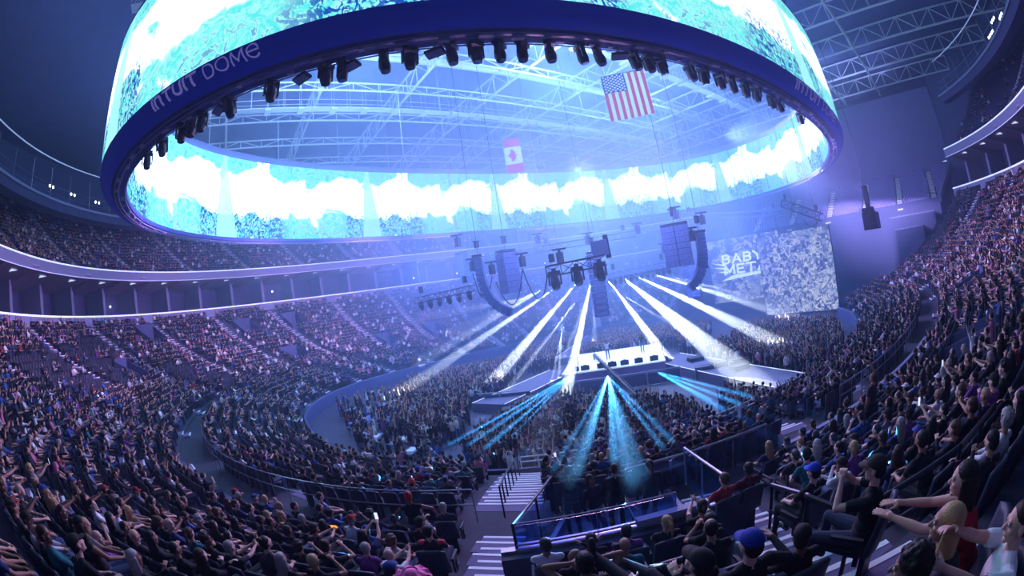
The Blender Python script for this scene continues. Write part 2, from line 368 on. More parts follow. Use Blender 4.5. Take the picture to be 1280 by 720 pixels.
# roof
w = MB(); P = [(*bp(1, D2(h), 18), 38.) for h in range(0, 360, 4)]; w.add(P, [tuple(range(len(P)))[::-1]]); structure(w.build('ceiling', MT['roof']))
def truss(p0, p1, h=1.6, r=.10, bay=2.4, wd=.0, mm=None):
    """planar lattice truss between p0 and p1 (top chord), depth h"""
    m = MB(); p0 = np.array(p0, float); p1 = np.array(p1, float); L = np.linalg.norm(p1-p0); n = max(2, int(L/bay)); dz = np.array([0, 0, -h])
    m.tube(p0, p1, r, r, 5); m.tube(p0+dz, p1+dz, r*1.1, r*1.1, 5)
    for i in range(n+1):
        a = p0+(p1-p0)*i/n; m.tube(a, a+dz, r*.5, r*.5, 4, caps=False)
        if i < n:
            b = p0+(p1-p0)*(i+1)/n; m.tube(a if i % 2 else a+dz, b+dz if i % 2 else b, r*.5, r*.5, 4, caps=False)
    return m
def roofhalf(x, da=14):
    for y in np.arange(0, 80, .5):
        a, b = 57+da, 48+da
        if (abs(x)/a)**NE+(y/b)**NE > 1: return y
    return 60
for i, x in enumerate(np.arange(-33, 58, 11)):
    y = roofhalf(x); tag(truss((x, -min(y, 62 if x > 20 else 34), 36.8), (x, y, 36.8), 2.6, .16, 3).build('roof_truss', MT['truss']), 'white steel lattice roof truss spanning the hall over the hanging video ring', 'roof truss', 'roof trusses across the hall')
for i, y in enumerate(np.arange(-28, 46, 8)):
    x = [xx for xx in np.arange(0, 80, .5) if (xx/71)**NE+(abs(y)/62)**NE > 1][0]
    tag(truss((-min(x, 40), y, 34.4), (min(x, 58), y, 34.4), 1.0, .11, 3).build('roof_beam', MT['truss']), 'thin white steel roof beam running the length of the hall above the video ring', 'roof beam', 'roof beams along the hall')
# ducts, catwalk planks and hanging cables below the roof
for y, r in ((-12, .55), (10, .45)):
    w = MB(); w.tube((-42, y, 36.9), (52, y, 36.9), r, r, 12); tag(w.build('air_duct', MT['truss'], smooth=True), 'fat pale round air duct under the roof, %s' % ('nearer the lens' if y < 0 else 'farther from the lens'), 'air duct')
for y in (-4, 16):
    e = empty('roof_catwalk', (0, y, 33)); tag(e, 'slatted steel catwalk hung under the roof, %s' % ('above the stage' if y < 0 else 'farther back'), 'catwalk')
    w = MB(); w.box((0, 0, 0), (84, 1.2, .08)); w.build('deck', MT['truss'], e)
    for s in (-1, 1):
        w = MB(); w.tube((-42, s*.6, 1), (42, s*.6, 1), .04, .04, 5)
        for x in np.arange(-42, 43, 2): w.tube((x, s*.6, 0), (x, s*.6, 3.5), .03, .03, 4)
        w.build('handrail', MT['truss'], e)
    for x in np.arange(-40, 41, 4):
        w = MB(); w.box((x, 0, -.2), (.7, 1.6, .25)); w.build('lamp_box', MT['truss'], e)
# ------------------------------------------------------------------ halo video board
HA, HB, HN = 42.12, 25.91, 2.118
def hp(th, inset=0.):
    a, b = HA-inset, HB-inset; c, s = math.cos(th), math.sin(th); r = ((abs(c)/a)**HN+(abs(s)/b)**HN)**(-1/HN); return np.array([r*c, r*s])
HTH = [D2(h) for h in np.arange(0, 360.01, 2)]
def screen_mat(name, per, strength, ph, vs=1., dark=1., WL=(2, 3, 5)):
    m = bpy.data.materials.new(name); m.use_nodes = True; nt = m.node_tree; nt.nodes.clear(); N = nt.nodes.new; L = nt.links.new
    def mth(op, a, b=None, c=None, clamp=False):
        n = N('ShaderNodeMath'); n.operation = op; n.use_clamp = clamp
        for i, v in enumerate((a, b, c)):
            if v is None: continue
            if isinstance(v, (int, float)): n.inputs[i].default_value = v
            else: L(v, n.inputs[i])
        return n.outputs[0]
    def rng(v, a, b, c=0., d=1.):
        n = N('ShaderNodeMapRange'); n.interpolation_type = 'SMOOTHSTEP'; L(v, n.inputs['Value']); n.inputs['From Min'].default_value = a; n.inputs['From Max'].default_value = b; n.inputs['To Min'].default_value = c; n.inputs['To Max'].default_value = d; return n.outputs[0]
    def mix(f, a, b):
        n = N('ShaderNodeMix'); n.data_type = 'RGBA'; L(f, n.inputs[0])
        for i, v in ((6, a), (7, b)):
            if isinstance(v, tuple): n.inputs[i].default_value = (*v, 1)
            else: L(v, n.inputs[i])
        return n.outputs[2]
    uv = N('ShaderNodeUVMap'); uv.uv_map = 'uv'; sx = N('ShaderNodeSeparateXYZ'); L(uv.outputs[0], sx.inputs[0]); u, v = sx.outputs[0], sx.outputs[1]
    q = mth('FRACT', mth('ADD', mth('DIVIDE', u, per), ph))         # position inside one repeat of the picture
    def cmb(a, b, c=0.):
        n = N('ShaderNodeCombineXYZ')
        for i, w in enumerate((a, b, c)):
            if isinstance(w, (int, float)): n.inputs[i].default_value = w
            else: L(w, n.inputs[i])
        return n.outputs[0]
    def noise(vec, sc, det=3., dist=0., rough=.5):
        n = N('ShaderNodeTexNoise'); n.inputs['Scale'].default_value = sc; n.inputs['Detail'].default_value = det; n.inputs['Distortion'].default_value = dist; n.inputs['Roughness'].default_value = rough; L(vec, n.inputs['Vector']); return n.outputs['Fac']
    P = cmb(mth('MULTIPLY', q, per/9.*vs), mth('MULTIPLY', v, 1.0*vs), 3.1)
    cloud = noise(P, 2.2, 4, .6); fine = noise(P, 9, 4, 1.8, .65); stroke = noise(cmb(mth('MULTIPLY', q, per/3.), mth('MULTIPLY', mth('ADD', v, mth('MULTIPLY', q, 1.5)), 2.2), 1.), 5.5, 3, 2.5)
    mid = mth('MULTIPLY', rng(v, .18, .42), rng(v, .95, .68))
    white = mth('MULTIPLY', rng(mth('ADD', cloud, mth('MULTIPLY', mid, .30)), .59, .70), 1.0)
    base = mix(rng(fine, .38, .62), (.10, .78, .78), (.42, .96, .90))
    c = mix(white, base, WL)
    low = mth('MULTIPLY', rng(v, .62, .22), rng(stroke, .47, .56))
    zone = rng(mth('ABSOLUTE', mth('SUBTRACT', q, .36)), .26, .14)
    zone2 = rng(mth('ABSOLUTE', mth('SUBTRACT', q, .66)), .10, .05)
    dk = mth('MULTIPLY', mth('MULTIPLY', low, mth('MAXIMUM', zone, zone2)), dark)
    c = mix(dk, c, (.01, .07, .42))
    teal = mth('MULTIPLY', mth('MULTIPLY', rng(v, .62, .9), rng(fine, .50, .60)), .8)
    c = mix(teal, c, (.02, .50, .62))
    flw = mth('MULTIPLY', rng(v, .3, .05), rng(fine, .55, .6)); c = mix(mth('MULTIPLY', flw, .7*dark), c, (.02, .16, .55))
    wedge = mth('LESS_THAN', mth('ABSOLUTE', mth('SUBTRACT', q, .55)), mth('MULTIPLY', mth('SUBTRACT', 1.25, v), .055))
    c = mix(mth('MULTIPLY', wedge, .9), c, (.40, .95, .93))
    e = N('ShaderNodeEmission'); L(c, e.inputs[0]); e.inputs[1].default_value = strength; o = N('ShaderNodeOutputMaterial'); L(e.outputs[0], o.inputs[0]); return m
def band(name, m, prof, parent, ths=HTH, uvlen=False, smooth=True):
    """prof: list of (inset, z)"""
    V = []; F = []
    for (i_, z) in prof:
        for t in ths: V.append((*hp(t, i_), z))
    k = len(ths)
    for r in range(len(prof)-1):
        for i in range(k-1): F.append((r*k+i, r*k+i+1, (r+1)*k+i+1, (r+1)*k+i))
    me = bpy.data.meshes.new(name); me.from_pydata(V, [], F); me.materials.append(m)
    s = np.concatenate([[0], np.cumsum([np.linalg.norm(hp(a)-hp(b)) for a, b in zip(ths[:-1], ths[1:])])])
    uv = me.uv_layers.new(name='uv')
    for p in me.polygons:
        for li in p.loop_indices:
            vi = me.loops[li].vertex_index; r, i = divmod(vi, k); uv.data[li].uv = (s[i], r/(len(prof)-1))
    if smooth: me.polygons.foreach_set('use_smooth', [True]*len(F))
    o = bpy.data.objects.new(name, me); COL.objects.link(o); o.parent = parent; return o
halo = empty('halo_video_board'); tag(halo, 'huge oval ring shaped video board with cyan and white pictures hanging over the crowd', 'video board')
HZ, HT = 18.92, 27.6
PER = sum(np.linalg.norm(hp(a)-hp(b)) for a, b in zip(HTH[:-1], HTH[1:]))
MT['scr_in'] = screen_mat('inner_screen_picture', PER/10, 1.45, .35, WL=WHITEL); MT['scr_out'] = screen_mat('outer_screen_picture', PER/10, 1.2, .1, 1.3, 1., WL=WHITEO)
band('outer_screen', MT['scr_out'], [(0, HZ), (0, HT)], halo)
band('inner_screen', MT['scr_in'], [(1.92, HZ-.55), (1.92, HT-.45)], halo)
band('top_cap', MT['curtain'], [(-.02, HT), (-.02, HT+.3), (1.95, HT+.3), (1.95, HT-.45)], halo)
BP = [(-.05, HZ+.03), (-.04, HZ-.22), (.06, HZ-.45), (.24, HZ-.64), (.5, HZ-.77), (.8, HZ-.83)]
band('lower_housing', MT['hdark'], BP, halo)
band('soffit', MT['hsoff'], [(.8, HZ-.83), (1.0, HZ-.74), (1.2, HZ-.86), (1.5, HZ-.78), (1.92, HZ-.84), (1.97, HZ-.7), (1.97, HZ-.5)], halo, smooth=False)
# hardware lines and boxes on the soffit
def nearest_th(px, z, inset):
    best = None
    for h in np.arange(0, 360, .5):
        q, d = project((*hp(D2(h), inset), z)); e = math.hypot(q[0][0]-px[0], q[0][1]-px[1])
        if best is None or e < best[0]: best = (e, h)
    return D2(best[1])
w = MB()
for ins, zz, r in ((1.05, HZ-.9, .03), (1.35, HZ-.93, .045), (1.85, HZ-.95, .04)):
    w.path([(*hp(t, ins), zz) for t in HTH], r, 4)
for h in np.arange(0, 360, 2.4):
    t = D2(h+random.uniform(-.5, .5)); p = hp(t, random.choice((1.2, 1.4, 1.6))); g = random.uniform(.2, .6)
    tt = hp(t+.01, 1.2)-hp(t, 1.2); w.box((*p, HZ-.92), (g, .22, .14), X=(*tt, 0))
w.build('cable_tray', MT['truss2'] if 'truss2' in MT else MT['fascia'], halo)
MT['hletter'] = mat('pale_lettering', (.42, .40, .80), .5, emit=((.35, .33, .85), .22))
def _arc(cx, cy, rx, ry, a0, a1, n=14): return [(cx+rx*math.cos(D2(a0+(a1-a0)*k/n)), cy+ry*math.sin(D2(a0+(a1-a0)*k/n))) for k in range(n+1)]
GLYPH = {'I': (0.0, [[(0, 0), (0, 1)]]), 'n': (.62, [[(0, 0), (0, 1)], [(0, .62)]+_arc(.31, .66, .31, .30, 180, 0)+[(.62, 0)]]), 'T': (.76, [[(.38, 0), (.38, 1)], [(0, 1), (.76, 1)]]),
 'U': (.68, [[(0, 1), (0, .34)]+_arc(.34, .34, .34, .34, 180, 360)+[(.68, 1)]]), 'D': (.74, [[(0, 0), (0, 1), (.28, 1)]+_arc(.28, .5, .46, .5, 90, -90)+[(0, 0)]]),
 'O': (.90, [_arc(.45, .5, .45, .5, 0, 360, 28)]), 'M': (.90, [[(0, 0), (.06, 1), (.45, .22), (.84, 1), (.90, 0)]]), 'e': (.80, [[(.02, .52), (.78, .52)]+_arc(.40, .5, .40, .5, 3, 322, 24)]),
 'B': (.62, [[(0, 0), (0, 1), (.34, 1)]+_arc(.34, .77, .24, .23, 90, -90, 8)+[(0, .54)], [(.34, .54)]+_arc(.34, .27, .28, .27, 90, -90, 8)+[(0, 0)]]), 'A': (.76, [[(0, 0), (.38, 1), (.76, 0)], [(.14, .34), (.62, .34)]]),
 'Y': (.72, [[(0, 1), (.36, .5), (.72, 1)], [(.36, .5), (.36, 0)]]), 'E': (.58, [[(.58, 0), (0, 0), (0, 1), (.58, 1)], [(0, .5), (.5, .5)]]), 'L': (.55, [[(0, 1), (0, 0), (.55, 0)]]), '1': (.2, [[(0, .8), (.2, 1), (.2, 0)]])}
def letters(text, bold):
    """(vertices with cap height 1, quads, advance) for each letter, drawn as flat strokes"""
    out = []; w_ = .10 if bold else .055
    for ch in text:
        if ch == ' ': out.append((None, None, .42)); continue
        wd, strokes = GLYPH[ch]; V = []; F = []; k = 1-2*w_
        for st in strokes:
            for (x0, y0), (x1, y1) in zip(st[:-1], st[1:]):
                x0, y0, x1, y1 = x0+w_, y0*k+w_, x1+w_, y1*k+w_; L = math.hypot(x1-x0, y1-y0)
                if L < 1e-6: continue
                dx, dy = (x1-x0)/L, (y1-y0)/L; ex = w_*(.98 if L > .12 else .35); n = max(1, int((L+2*ex)/.10)); b = len(V)
                for q in range(n+1):
                    s_ = -ex+(L+2*ex)*q/n
                    for sg in (-1, 1): V.append((x0+dx*s_-dy*w_*sg, y0+dy*s_+dx*w_*sg, 0))
                F += [(b+2*q, b+2*q+2, b+2*q+3, b+2*q+1) for q in range(n)]
        out.append((np.array(V), F, wd+2*w_+.13))
    return out
def halo_text(px0, px1, name):
    t0 = nearest_th(px0, HZ-.5, .1); t1 = nearest_th(px1, HZ-.5, .1)
    if t1 < t0 and False: t0, t1 = t1, t0
    tt = np.linspace(t0, t1, 80); P = [hp(t) for t in tt]; S = np.concatenate([[0], np.cumsum([np.linalg.norm(a-b) for a, b in zip(P[:-1], P[1:])])])
    LS = letters('InTUIT', True)+letters(' DOMe', False); tot = sum(l[2] for l in LS)-.18; k = S[-1]/tot
    prof = np.array(BP); sl = np.concatenate([[0], np.cumsum(np.linalg.norm(np.diff(prof, axis=0), axis=1))]); Hc = min(.78, k*1.0)
    w = MB(); x = 0
    for V, F, adv in LS:
        if V is not None:
            Q = []
            for v in V:
                s = (x+v[0])*k; t = np.interp(s, S, tt); y = .08+(1-v[1])*Hc
                ins = np.interp(y, sl, prof[:, 0]); z = np.interp(y, sl, prof[:, 1]); Q.append((*hp(t, ins-.02), z-.012))
            w.add(Q, F)
        x += adv
    return w.build(name, MT['hletter'], halo)
o = halo_text((196, 141), (331, 70), 'lettering'); o['label'] = 'pale INTUIT DOME lettering on the left of the ring'
o = halo_text((998, 100), (1043, 150), 'lettering'); o['label'] = 'pale INTUIT DOME lettering on the right of the ring'
for h in np.arange(8, 368, 15):     # suspension cables
    w = MB(); p = hp(D2(h), 1.); w.tube((*p, HT+.3), (*p, 36.5), .03, .03, 4); w.build('suspension_cable', MT['truss'], halo)
# moving lights along the inner edge of the ring
def moving_head(loc, yaw, tilt, lab, group, s=1., name='moving_light'):
    e = empty(name, loc, yaw); e.scale = (s, s, s)
    tag(e, lab, 'stage light', group)
    w = MB(); w.box((0, 0, .42), (.5, .34, .16)); w.box((0, 0, .55), (.18, .1, .14)); w.build('base', MT['blackbox'], e)
    w = MB()
    for sx in (-1, 1): w.box((sx*.25, 0, .15), (.06, .16, .5))
    w.box((0, 0, .37), (.56, .16, .06)); w.build('yoke', MT['blackbox'], e)
    w = MB(); c, sn = math.cos(tilt), math.sin(tilt); d = np.array([0, sn, -c]); w.tube(-d*.22+np.array([0, 0, .05]), d*.12+np.array([0, 0, .05]), .17, .21, 12); w.tube(d*.12+np.array([0, 0, .05]), d*.34+np.array([0, 0, .05]), .21, .16, 12)
    w.build('head', MT['blackbox'], e)
    w = MB(); w.tube(d*.34+np.array([0, 0, .05]), d*.36+np.array([0, 0, .05]), .13, .13, 10); w.build('lens', MT['glass'], e)
    return e
HPX = [(183, 200), (200, 180), (226, 165), (240, 158), (254, 150), (289, 132), (341, 110), (408, 85), (422, 82), (483, 75), (511, 72), (568, 62), (595, 65), (620, 60), (651, 62), (683, 65), (726, 66), (752, 68), (793, 74), (812, 78), (830, 80), (863, 90), (880, 92), (903, 98), (918, 103), (934, 106), (948, 113), (968, 122), (978, 126), (1004, 143)]
mh = None
for i, px in enumerate(HPX):
    t = nearest_th(px, HZ-1.2, 1.9); p = hp(t, 1.95)
    loc = (*p, HZ-1.38)
    if mh is None: mh = moving_head(loc, t, .1, 'black moving stage light hanging from the inner rim of the video ring', 'moving lights along the video ring', 1.15)
    else: dup(mh, loc, (random.uniform(-.12, .12), random.uniform(-.12, .12), t+random.uniform(-.6, .6)))
bl = None
for px in ((374, 97), (538, 58), (775, 72), (270, 143), (440, 80), (820, 78)):     # flat strobes
    t = nearest_th(px, HZ-1.2, 1.9); p = hp(t, 1.98)
    if bl is None:
        bl = empty('strobe_light', (*p, HZ-1.1), t+PI/2); tag(bl, 'flat rectangular strobe light tipped forward on the rim of the video ring', 'strobe light', 'flat strobes on the video ring')
        w = MB(); w.box((0, 0, 0), (.75, .42, .12), Z=(0, .3, 1)); w.build('housing', MT['blackbox'], bl); w = MB(); w.box((0, -.05, -.08), (.68, .34, .02), Z=(0, .3, 1)); w.build('lens', MT['fascia'], bl); w = MB(); w.box((0, 0, .2), (.1, .1, .35)); w.build('clamp', MT['blackbox'], bl)
    else: dup(bl, (*p, HZ-1.1), (0, 0, t+PI/2))
# ------------------------------------------------------------------ flags under the roof
def flag_mat(kind):
    m = bpy.data.materials.new(kind+'_flag_cloth'); m.use_nodes = True; nt = m.node_tree; b = nt.nodes['Principled BSDF']; b.inputs['Roughness'].default_value = .8
    return m
FR = mat('flag_red', (.75, .08, .10), .8); FW = mat('flag_white', (.85, .85, .88), .8); FB = mat('flag_blue', (.02, .05, .25), .8)
for q in (FR, FW):
    b = q.node_tree.nodes['Principled BSDF']; b.inputs['Emission Strength'].default_value = 0
def cloth_map(P0, X, Y, wdt, hgt, amp):
    """maps (u,v) of the flag to a gently waving cloth"""
    X = np.array(X); Y = np.array(Y); Nn = np.cross(X, Y)
    return lambda u, v: np.array(P0)+X*u*wdt+Y*v*hgt+Nn*amp*math.sin(u*5+v*3)
def gridquad(w, f, u0, u1, v0, v1, m, off=0., n=3, nv=8):
    V = []; nrm = None
    for j in range(nv+1):
        for i in range(n+1): V.append(f(u0+(u1-u0)*i/n, v0+(v1-v0)*j/nv))
    F = [(j*(n+1)+i, j*(n+1)+i+1, (j+1)*(n+1)+i+1, (j+1)*(n+1)+i) for j in range(nv) for i in range(n)]
    w.add(V, F, m)
def quad_on(pxs, d):
    return [at(p, d) for p in pxs]
# corner pixels: top-left, top-right, bottom-right, bottom-left
def bil(Q): return lambda u, v: (Q[0]*(1-u)+Q[1]*u)*(1-v)+(Q[3]*(1-u)+Q[2]*u)*v
def us_flag():
    d0 = 33.0; top = at((776, 95), d0), at((790, 89), d0)
    tl, tr = at((766, 102), d0), at((790, 89), d0)
    wv = tr-tl; wv[2] = 0; wl = 3.4; X = wv/np.linalg.norm(wv); P = (tl+tr)/2-X*wl/2; P[2] = tr[2]; h = P[2]-at((797, 146), d0)[2]; h = min(h, 6.5)
    f = lambda u, v: P+X*u*wl+np.array([0, 0, -1])*v*h+np.array([X[1], -X[0], 0])*.08*math.sin(u*6+v*2)
    w = MB()
    for i in range(13): gridquad(w, f, i/13*1.0, (i+1)/13, 0, 1, 0 if i % 2 == 0 else 1, n=2)
    e = empty('american_flag', P); tag(e, 'american flag hanging vertically from the roof, striped red and white with starred blue canton', 'flag')
    w.v = [tuple(np.array(v)-P) for v in w.v]; w.build('cloth', [FR, FW], e)
    nrm = np.array([X[1], -X[0], 0])
    w = MB()
    for s in (-.012, .012):
        g = (lambda u, v, s=s: f(u, v)-P+nrm*s); gridquad(w, g, 0, 7/13, 0, .4, 0, n=5)
    w.build('canton', [FB], e)
    w = MB()
    for r in range(11):
        for c in range(9):
            if (r+c) % 2: continue
            uc, vc = (c+1)/10*7/13, (r+1)/12*.4
            for s in (-.02, .02):
                pts = []
                for k in range(10):
                    rr = .12 if k % 2 == 0 else .05; a = PI/2+k*PI/5
                    pts.append(f(uc+math.cos(a)*rr/wl, vc-math.sin(a)*rr/h)-P+nrm*s)
                w.add(pts, [tuple(range(10))])
    w.build('stars', [FW], e)
    w = MB(); w.tube((0, 0, .02), X*wl, .04, .04, 6); w.build('pole', MT['rail'], e)
    w = MB(); w.tube((0, 0, 0), (0, 0, 34.4-P[2]), .02, .02, 4); w.tube(X*wl, X*wl+np.array([0, 0, 34.4-P[2]]), .02, .02, 4); w.build('cable', MT['rail'], e)
us_flag()
def ca_flag():
    d0 = 46.; tl, tr = at((630, 181), d0), at((647, 172), d0); X = tr-tl; X[2] = 0; wl = 1.8; X /= np.linalg.norm(X); P = (tl+tr)/2-X*wl/2; P[2] = tr[2]; h = P[2]-at((642, 216), d0)[2]
    f = lambda u, v: P+X*u*wl+np.array([0, 0, -1])*v*h+np.array([X[1], -X[0], 0])*.05*math.sin(u*4+v*3)
    e = empty('canadian_flag', P); tag(e, 'canadian flag hanging vertically under the roof with a red maple leaf', 'flag')
    w = MB(); gridquad(w, f, 0, 1, 0, .25, 0); gridquad(w, f, 0, 1, .25, .75, 1); gridquad(w, f, 0, 1, .75, 1, 0); w.v = [tuple(np.array(v)-P) for v in w.v]; w.build('cloth', [FR, FW], e)
    LP = [(0, 1), (.18, .62), (.36, .72), (.30, .28), (.52, .5), (.58, .36), (.88, .4), (.78, .12), (.92, .02), (.5, -.32), (.56, -.5), (.08, -.42), (.06, -.85)]
    LP = LP+[(-x, y) for x, y in LP[::-1][:-1]]
    nrm = np.array([X[1], -X[0], 0]); w = MB()
    for s in (-.02, .02): w.add([f(.5-y*.30*h/wl*.5, .5+x*.20)-P+nrm*s for x, y in LP], [tuple(range(len(LP)))])
    w.build('maple_leaf', [FR], e)
    w = MB(); w.tube((0, 0, 0), X*wl, .03, .03, 6); w.tube(X*wl/2, X*wl/2+np.array([0, 0, 34.4-P[2]]), .015, .015, 4); w.build('pole', MT['rail'], e)
ca_flag()
# ------------------------------------------------------------------ stage
SCN = np.array([1.5, .8]); SZ = 1.35
c0, c1, c2, c3 = [atz(p, SZ) for p in ((702, 468), (832, 450), (832, 428), (706, 444))]
def stage_poly():
    ctr = (c0+c1)/2; fr = (c1-c0); fr[2] = 0; fl = np.linalg.norm(fr); fr /= fl; bk = np.array([-fr[1], fr[0], 0]); bk = bk if np.dot(bk, ctr-CAMP) > 0 else -bk
    return ctr, fr, bk, fl
SCTR, SFR, SBK, SL = stage_poly()
SD = 9.5
def SP(a, b, z): return SCTR*[1, 1, 0]+SFR*a+SBK*b+np.array([0, 0, z])
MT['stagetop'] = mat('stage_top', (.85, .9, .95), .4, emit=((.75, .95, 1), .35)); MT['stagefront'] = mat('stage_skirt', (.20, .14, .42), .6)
MT['runway'] = mat('runway_top', (.11, .10, .22), .5, noise=.1); MT['line'] = mat('runway_edge_light', (.9, .9, 1), .5, emit=((.7, .75, 1), .7))
stg = empty('stage', SP(0, SD/2, 0)); tag(stg, 'square white lit main stage in the middle of the event floor', 'stage'); O = np.array(stg.location)
def rel(w): w.v = [tuple(np.array(v)-O) for v in w.v]; return w
w = MB(); w.prism([SP(-SL/2, 0, SZ-.1), SP(SL/2, 0, SZ-.1), SP(SL/2, SD, SZ-.1), SP(-SL/2, SD, SZ-.1)], (0, 0, .1)); rel(w).build('deck', MT['stagetop'], stg)
w = MB(); w.prism([SP(-SL/2+.05, .05, 0), SP(SL/2-.05, .05, 0), SP(SL/2-.05, SD, 0), SP(-SL/2+.05, SD, 0)], (0, 0, SZ-.1)); rel(w).build('skirt', MT['stagefront'], stg)
for a in (-1, 1):
    w = MB()
    for k in range(5): w.prism([SP(a*(SL/2+.1+.3*k), 2.5, 0), SP(a*(SL/2+.4+.3*k), 2.5, 0), SP(a*(SL/2+.4+.3*k), 4, 0), SP(a*(SL/2+.1+.3*k), 4, 0)], (0, 0, SZ-.25*(k+1)))
    rel(w).build('steps', MT['runway'], stg)
for k in range(7):      # floor monitors along the front edge
    a = -SL/2+1.0+k*(SL-2)/6+random.uniform(-.2, .2)
    e = empty('floor_monitor', SP(a, .7, SZ)); e.rotation_euler[2] = math.atan2(SFR[1], SFR[0]); tag(e, 'black wedge monitor speaker along the front edge of the white stage', 'speaker', 'wedge monitors on the stage')
    w = MB(); w.prism([(-.35, -.25, 0), (-.35, .25, 0), (-.35, .25, .2), (-.35, -.2, .42)], (.7, 0, 0)); w.build('cabinet', MT['blackbox'], e)
    w = MB(); w.tube((0, .08, .33), (0, .1, .36), .16, .16, 10); w.build('grille', MT['darksteel'], e)
# runways left and right of the stage and the pale edge lines
RUNS = []
def runway(pa, pb, wd, lab, z=.7):
    A = atz(pa, z); B = atz(pb, z); RUNS.append((A[:2], B[:2], wd/2+.35)); d = B-A; L = np.linalg.norm(d); d /= L; n = np.array([-d[1], d[0], 0])*wd/2
    e = empty('runway', A*[1, 1, 0]); tag(e, lab, 'runway')
    f = lambda p: tuple(np.array(p)-np.array(e.location))
    A0, B0 = A*[1, 1, 0], B*[1, 1, 0]
    w = MB(); w.prism([f(A0-n), f(B0-n), f(B0+n), f(A0+n)], (0, 0, z)); w.build('deck', MT['runway'], e)
    for s in (-1, 1):
        w = MB(); k = np.array([0, 0, z+.02]); w.prism([f(A0+n*s*.97+k), f(B0+n*s*.97+k), f(B0+n*s+k), f(A0+n*s+k)], (0, 0, .04)); w.build('edge_light', MT['line'], e)
runway((705, 462), (610, 505), 3.2, 'grey runway running from the stage towards the left side of the floor')
runway((832, 446), (990, 476), 3.2, 'grey runway running from the stage towards the right side of the floor')
runway((706, 448), (745, 418), 2.6, 'short grey walkway behind the stage')
# barricades: heart badge panels in front of the stage
def barrier(A, B, lab, group, heart=False, mm='fascia', h=1.1):
    A = np.array(A, float); B = np.array(B, float); A[2] = B[2] = 0; L = np.linalg.norm(B-A); n = max(1, int(L/2.4))
    for i in range(n):
        P = A+(B-A)*i/n; Q = A+(B-A)*(i+.97)/n; d = (Q-P)/np.linalg.norm(Q-P); nn = np.array([-d[1], d[0], 0])
        e = empty('crowd_barrier', P); tag(e, lab, 'barrier', group)
        w = MB(); w.box((Q-P)/2+[0, 0, .5], (np.linalg.norm(Q-P), .04, .9), X=d); w.build('panel', MT[mm], e)
        w = MB(); w.tube((0, 0, h), Q-P+[0, 0, h], .035, .035, 6); w.tube((0, 0, 0), (0, 0, h), .03, .03, 6); w.tube(Q-P, Q-P+[0, 0, h], .03, .03, 6); w.build('frame', MT['rail'], e)
        for k in (.2, .8): w = MB(); w.tube((Q-P)*k, (Q-P)*k+nn*.8, .02, .02, 4); w.tube((Q-P)*k+nn*.8, (Q-P)*k+[0, 0, .8], .02, .02, 4); w.build('foot', MT['rail'], e)
barrier(SP(-SL/2-1, -2.2, 0), SP(SL/2+1, -2.2, 0), 'crowd barrier panel standing in the pit in front of the main stage', 'barriers in front of the stage', mm='darkwall')
barrier(SP(-SL/2-12, -3.2, 0), SP(-SL/2-2, -3.2, 0), 'crowd barrier panel along the left runway', 'barriers along the left runway', mm='darkwall')
barrier(SP(SL/2+2, -3.0, 0), SP(SL/2+13, -3.0, 0), 'crowd barrier panel along the right runway', 'barriers along the right runway', mm='darkwall')
w = MB(); ctr = SP(-3.9, -2.3, .62); hs = []
for k in range(24):
    t = 2*PI*k/24; x = 16*math.sin(t)**3/17; y = (13*math.cos(t)-5*math.cos(2*t)-2*math.cos(3*t)-math.cos(4*t))/17; hs.append(SFR*x*.42+np.array([0, 0, y*.42]))
w.prism(hs, -SBK*.05); o = w.build('heart_sign', MT['fascia']); o.location = ctr; tag(o, 'pale blue heart shaped sign on the barrier in front of the stage', 'sign')
# ------------------------------------------------------------------ LED walls
def collage_mat(name, strength, sc):
    m = bpy.data.materials.new(name); m.use_nodes = True; nt = m.node_tree; nt.nodes.clear(); N = nt.nodes.new; L = nt.links.new
    tc = N('ShaderNodeTexCoord'); mp = N('ShaderNodeMapping'); mp.inputs['Scale'].default_value = (sc, sc, sc); L(tc.outputs['Object'], mp.inputs[0])
    n0 = N('ShaderNodeTexNoise'); n0.inputs['Scale'].default_value = .9; n0.inputs['Detail'].default_value = 3; L(mp.outputs[0], n0.inputs['Vector'])
    ad = N('ShaderNodeVectorMath'); ad.operation = 'MULTIPLY_ADD'; L(n0.outputs['Color'], ad.inputs[0]); ad.inputs[1].default_value = (3.2, 3.2, 3.2); L(mp.outputs[0], ad.inputs[2])
    v = N('ShaderNodeTexVoronoi'); v.feature = 'F1'; v.distance = 'MANHATTAN'; v.inputs['Scale'].default_value = 2.; L(ad.outputs[0], v.inputs['Vector'])
    n = N('ShaderNodeTexNoise'); n.inputs['Scale'].default_value = 3.4; n.inputs['Detail'].default_value = 8; n.inputs['Roughness'].default_value = .8; n.inputs['Distortion'].default_value = 3.; L(mp.outputs[0], n.inputs['Vector'])
    s = N('ShaderNodeSeparateColor'); L(v.outputs['Color'], s.inputs[0])
    mx = N('ShaderNodeMath'); mx.operation = 'MULTIPLY_ADD'; L(s.outputs[0], mx.inputs[0]); mx.inputs[1].default_value = .30; L(n.outputs['Fac'], mx.inputs[2])
    r = N('ShaderNodeValToRGB'); cr = r.color_ramp; cr.elements[0].position = .47; cr.elements[0].color = (.02, .04, .22, 1); cr.elements[1].position = .80; cr.elements[1].color = (.95, 1, 1, 1)
    a = cr.elements.new(.58); a.color = (.10, .15, .55, 1); a = cr.elements.new(.66); a.color = (.36, .48, .95, 1)
    L(mx.outputs[0], r.inputs[0]); e = N('ShaderNodeEmission'); L(r.outputs[0], e.inputs[0]); e.inputs[1].default_value = strength; o = N('ShaderNodeOutputMaterial'); L(e.outputs[0], o.inputs[0]); return m
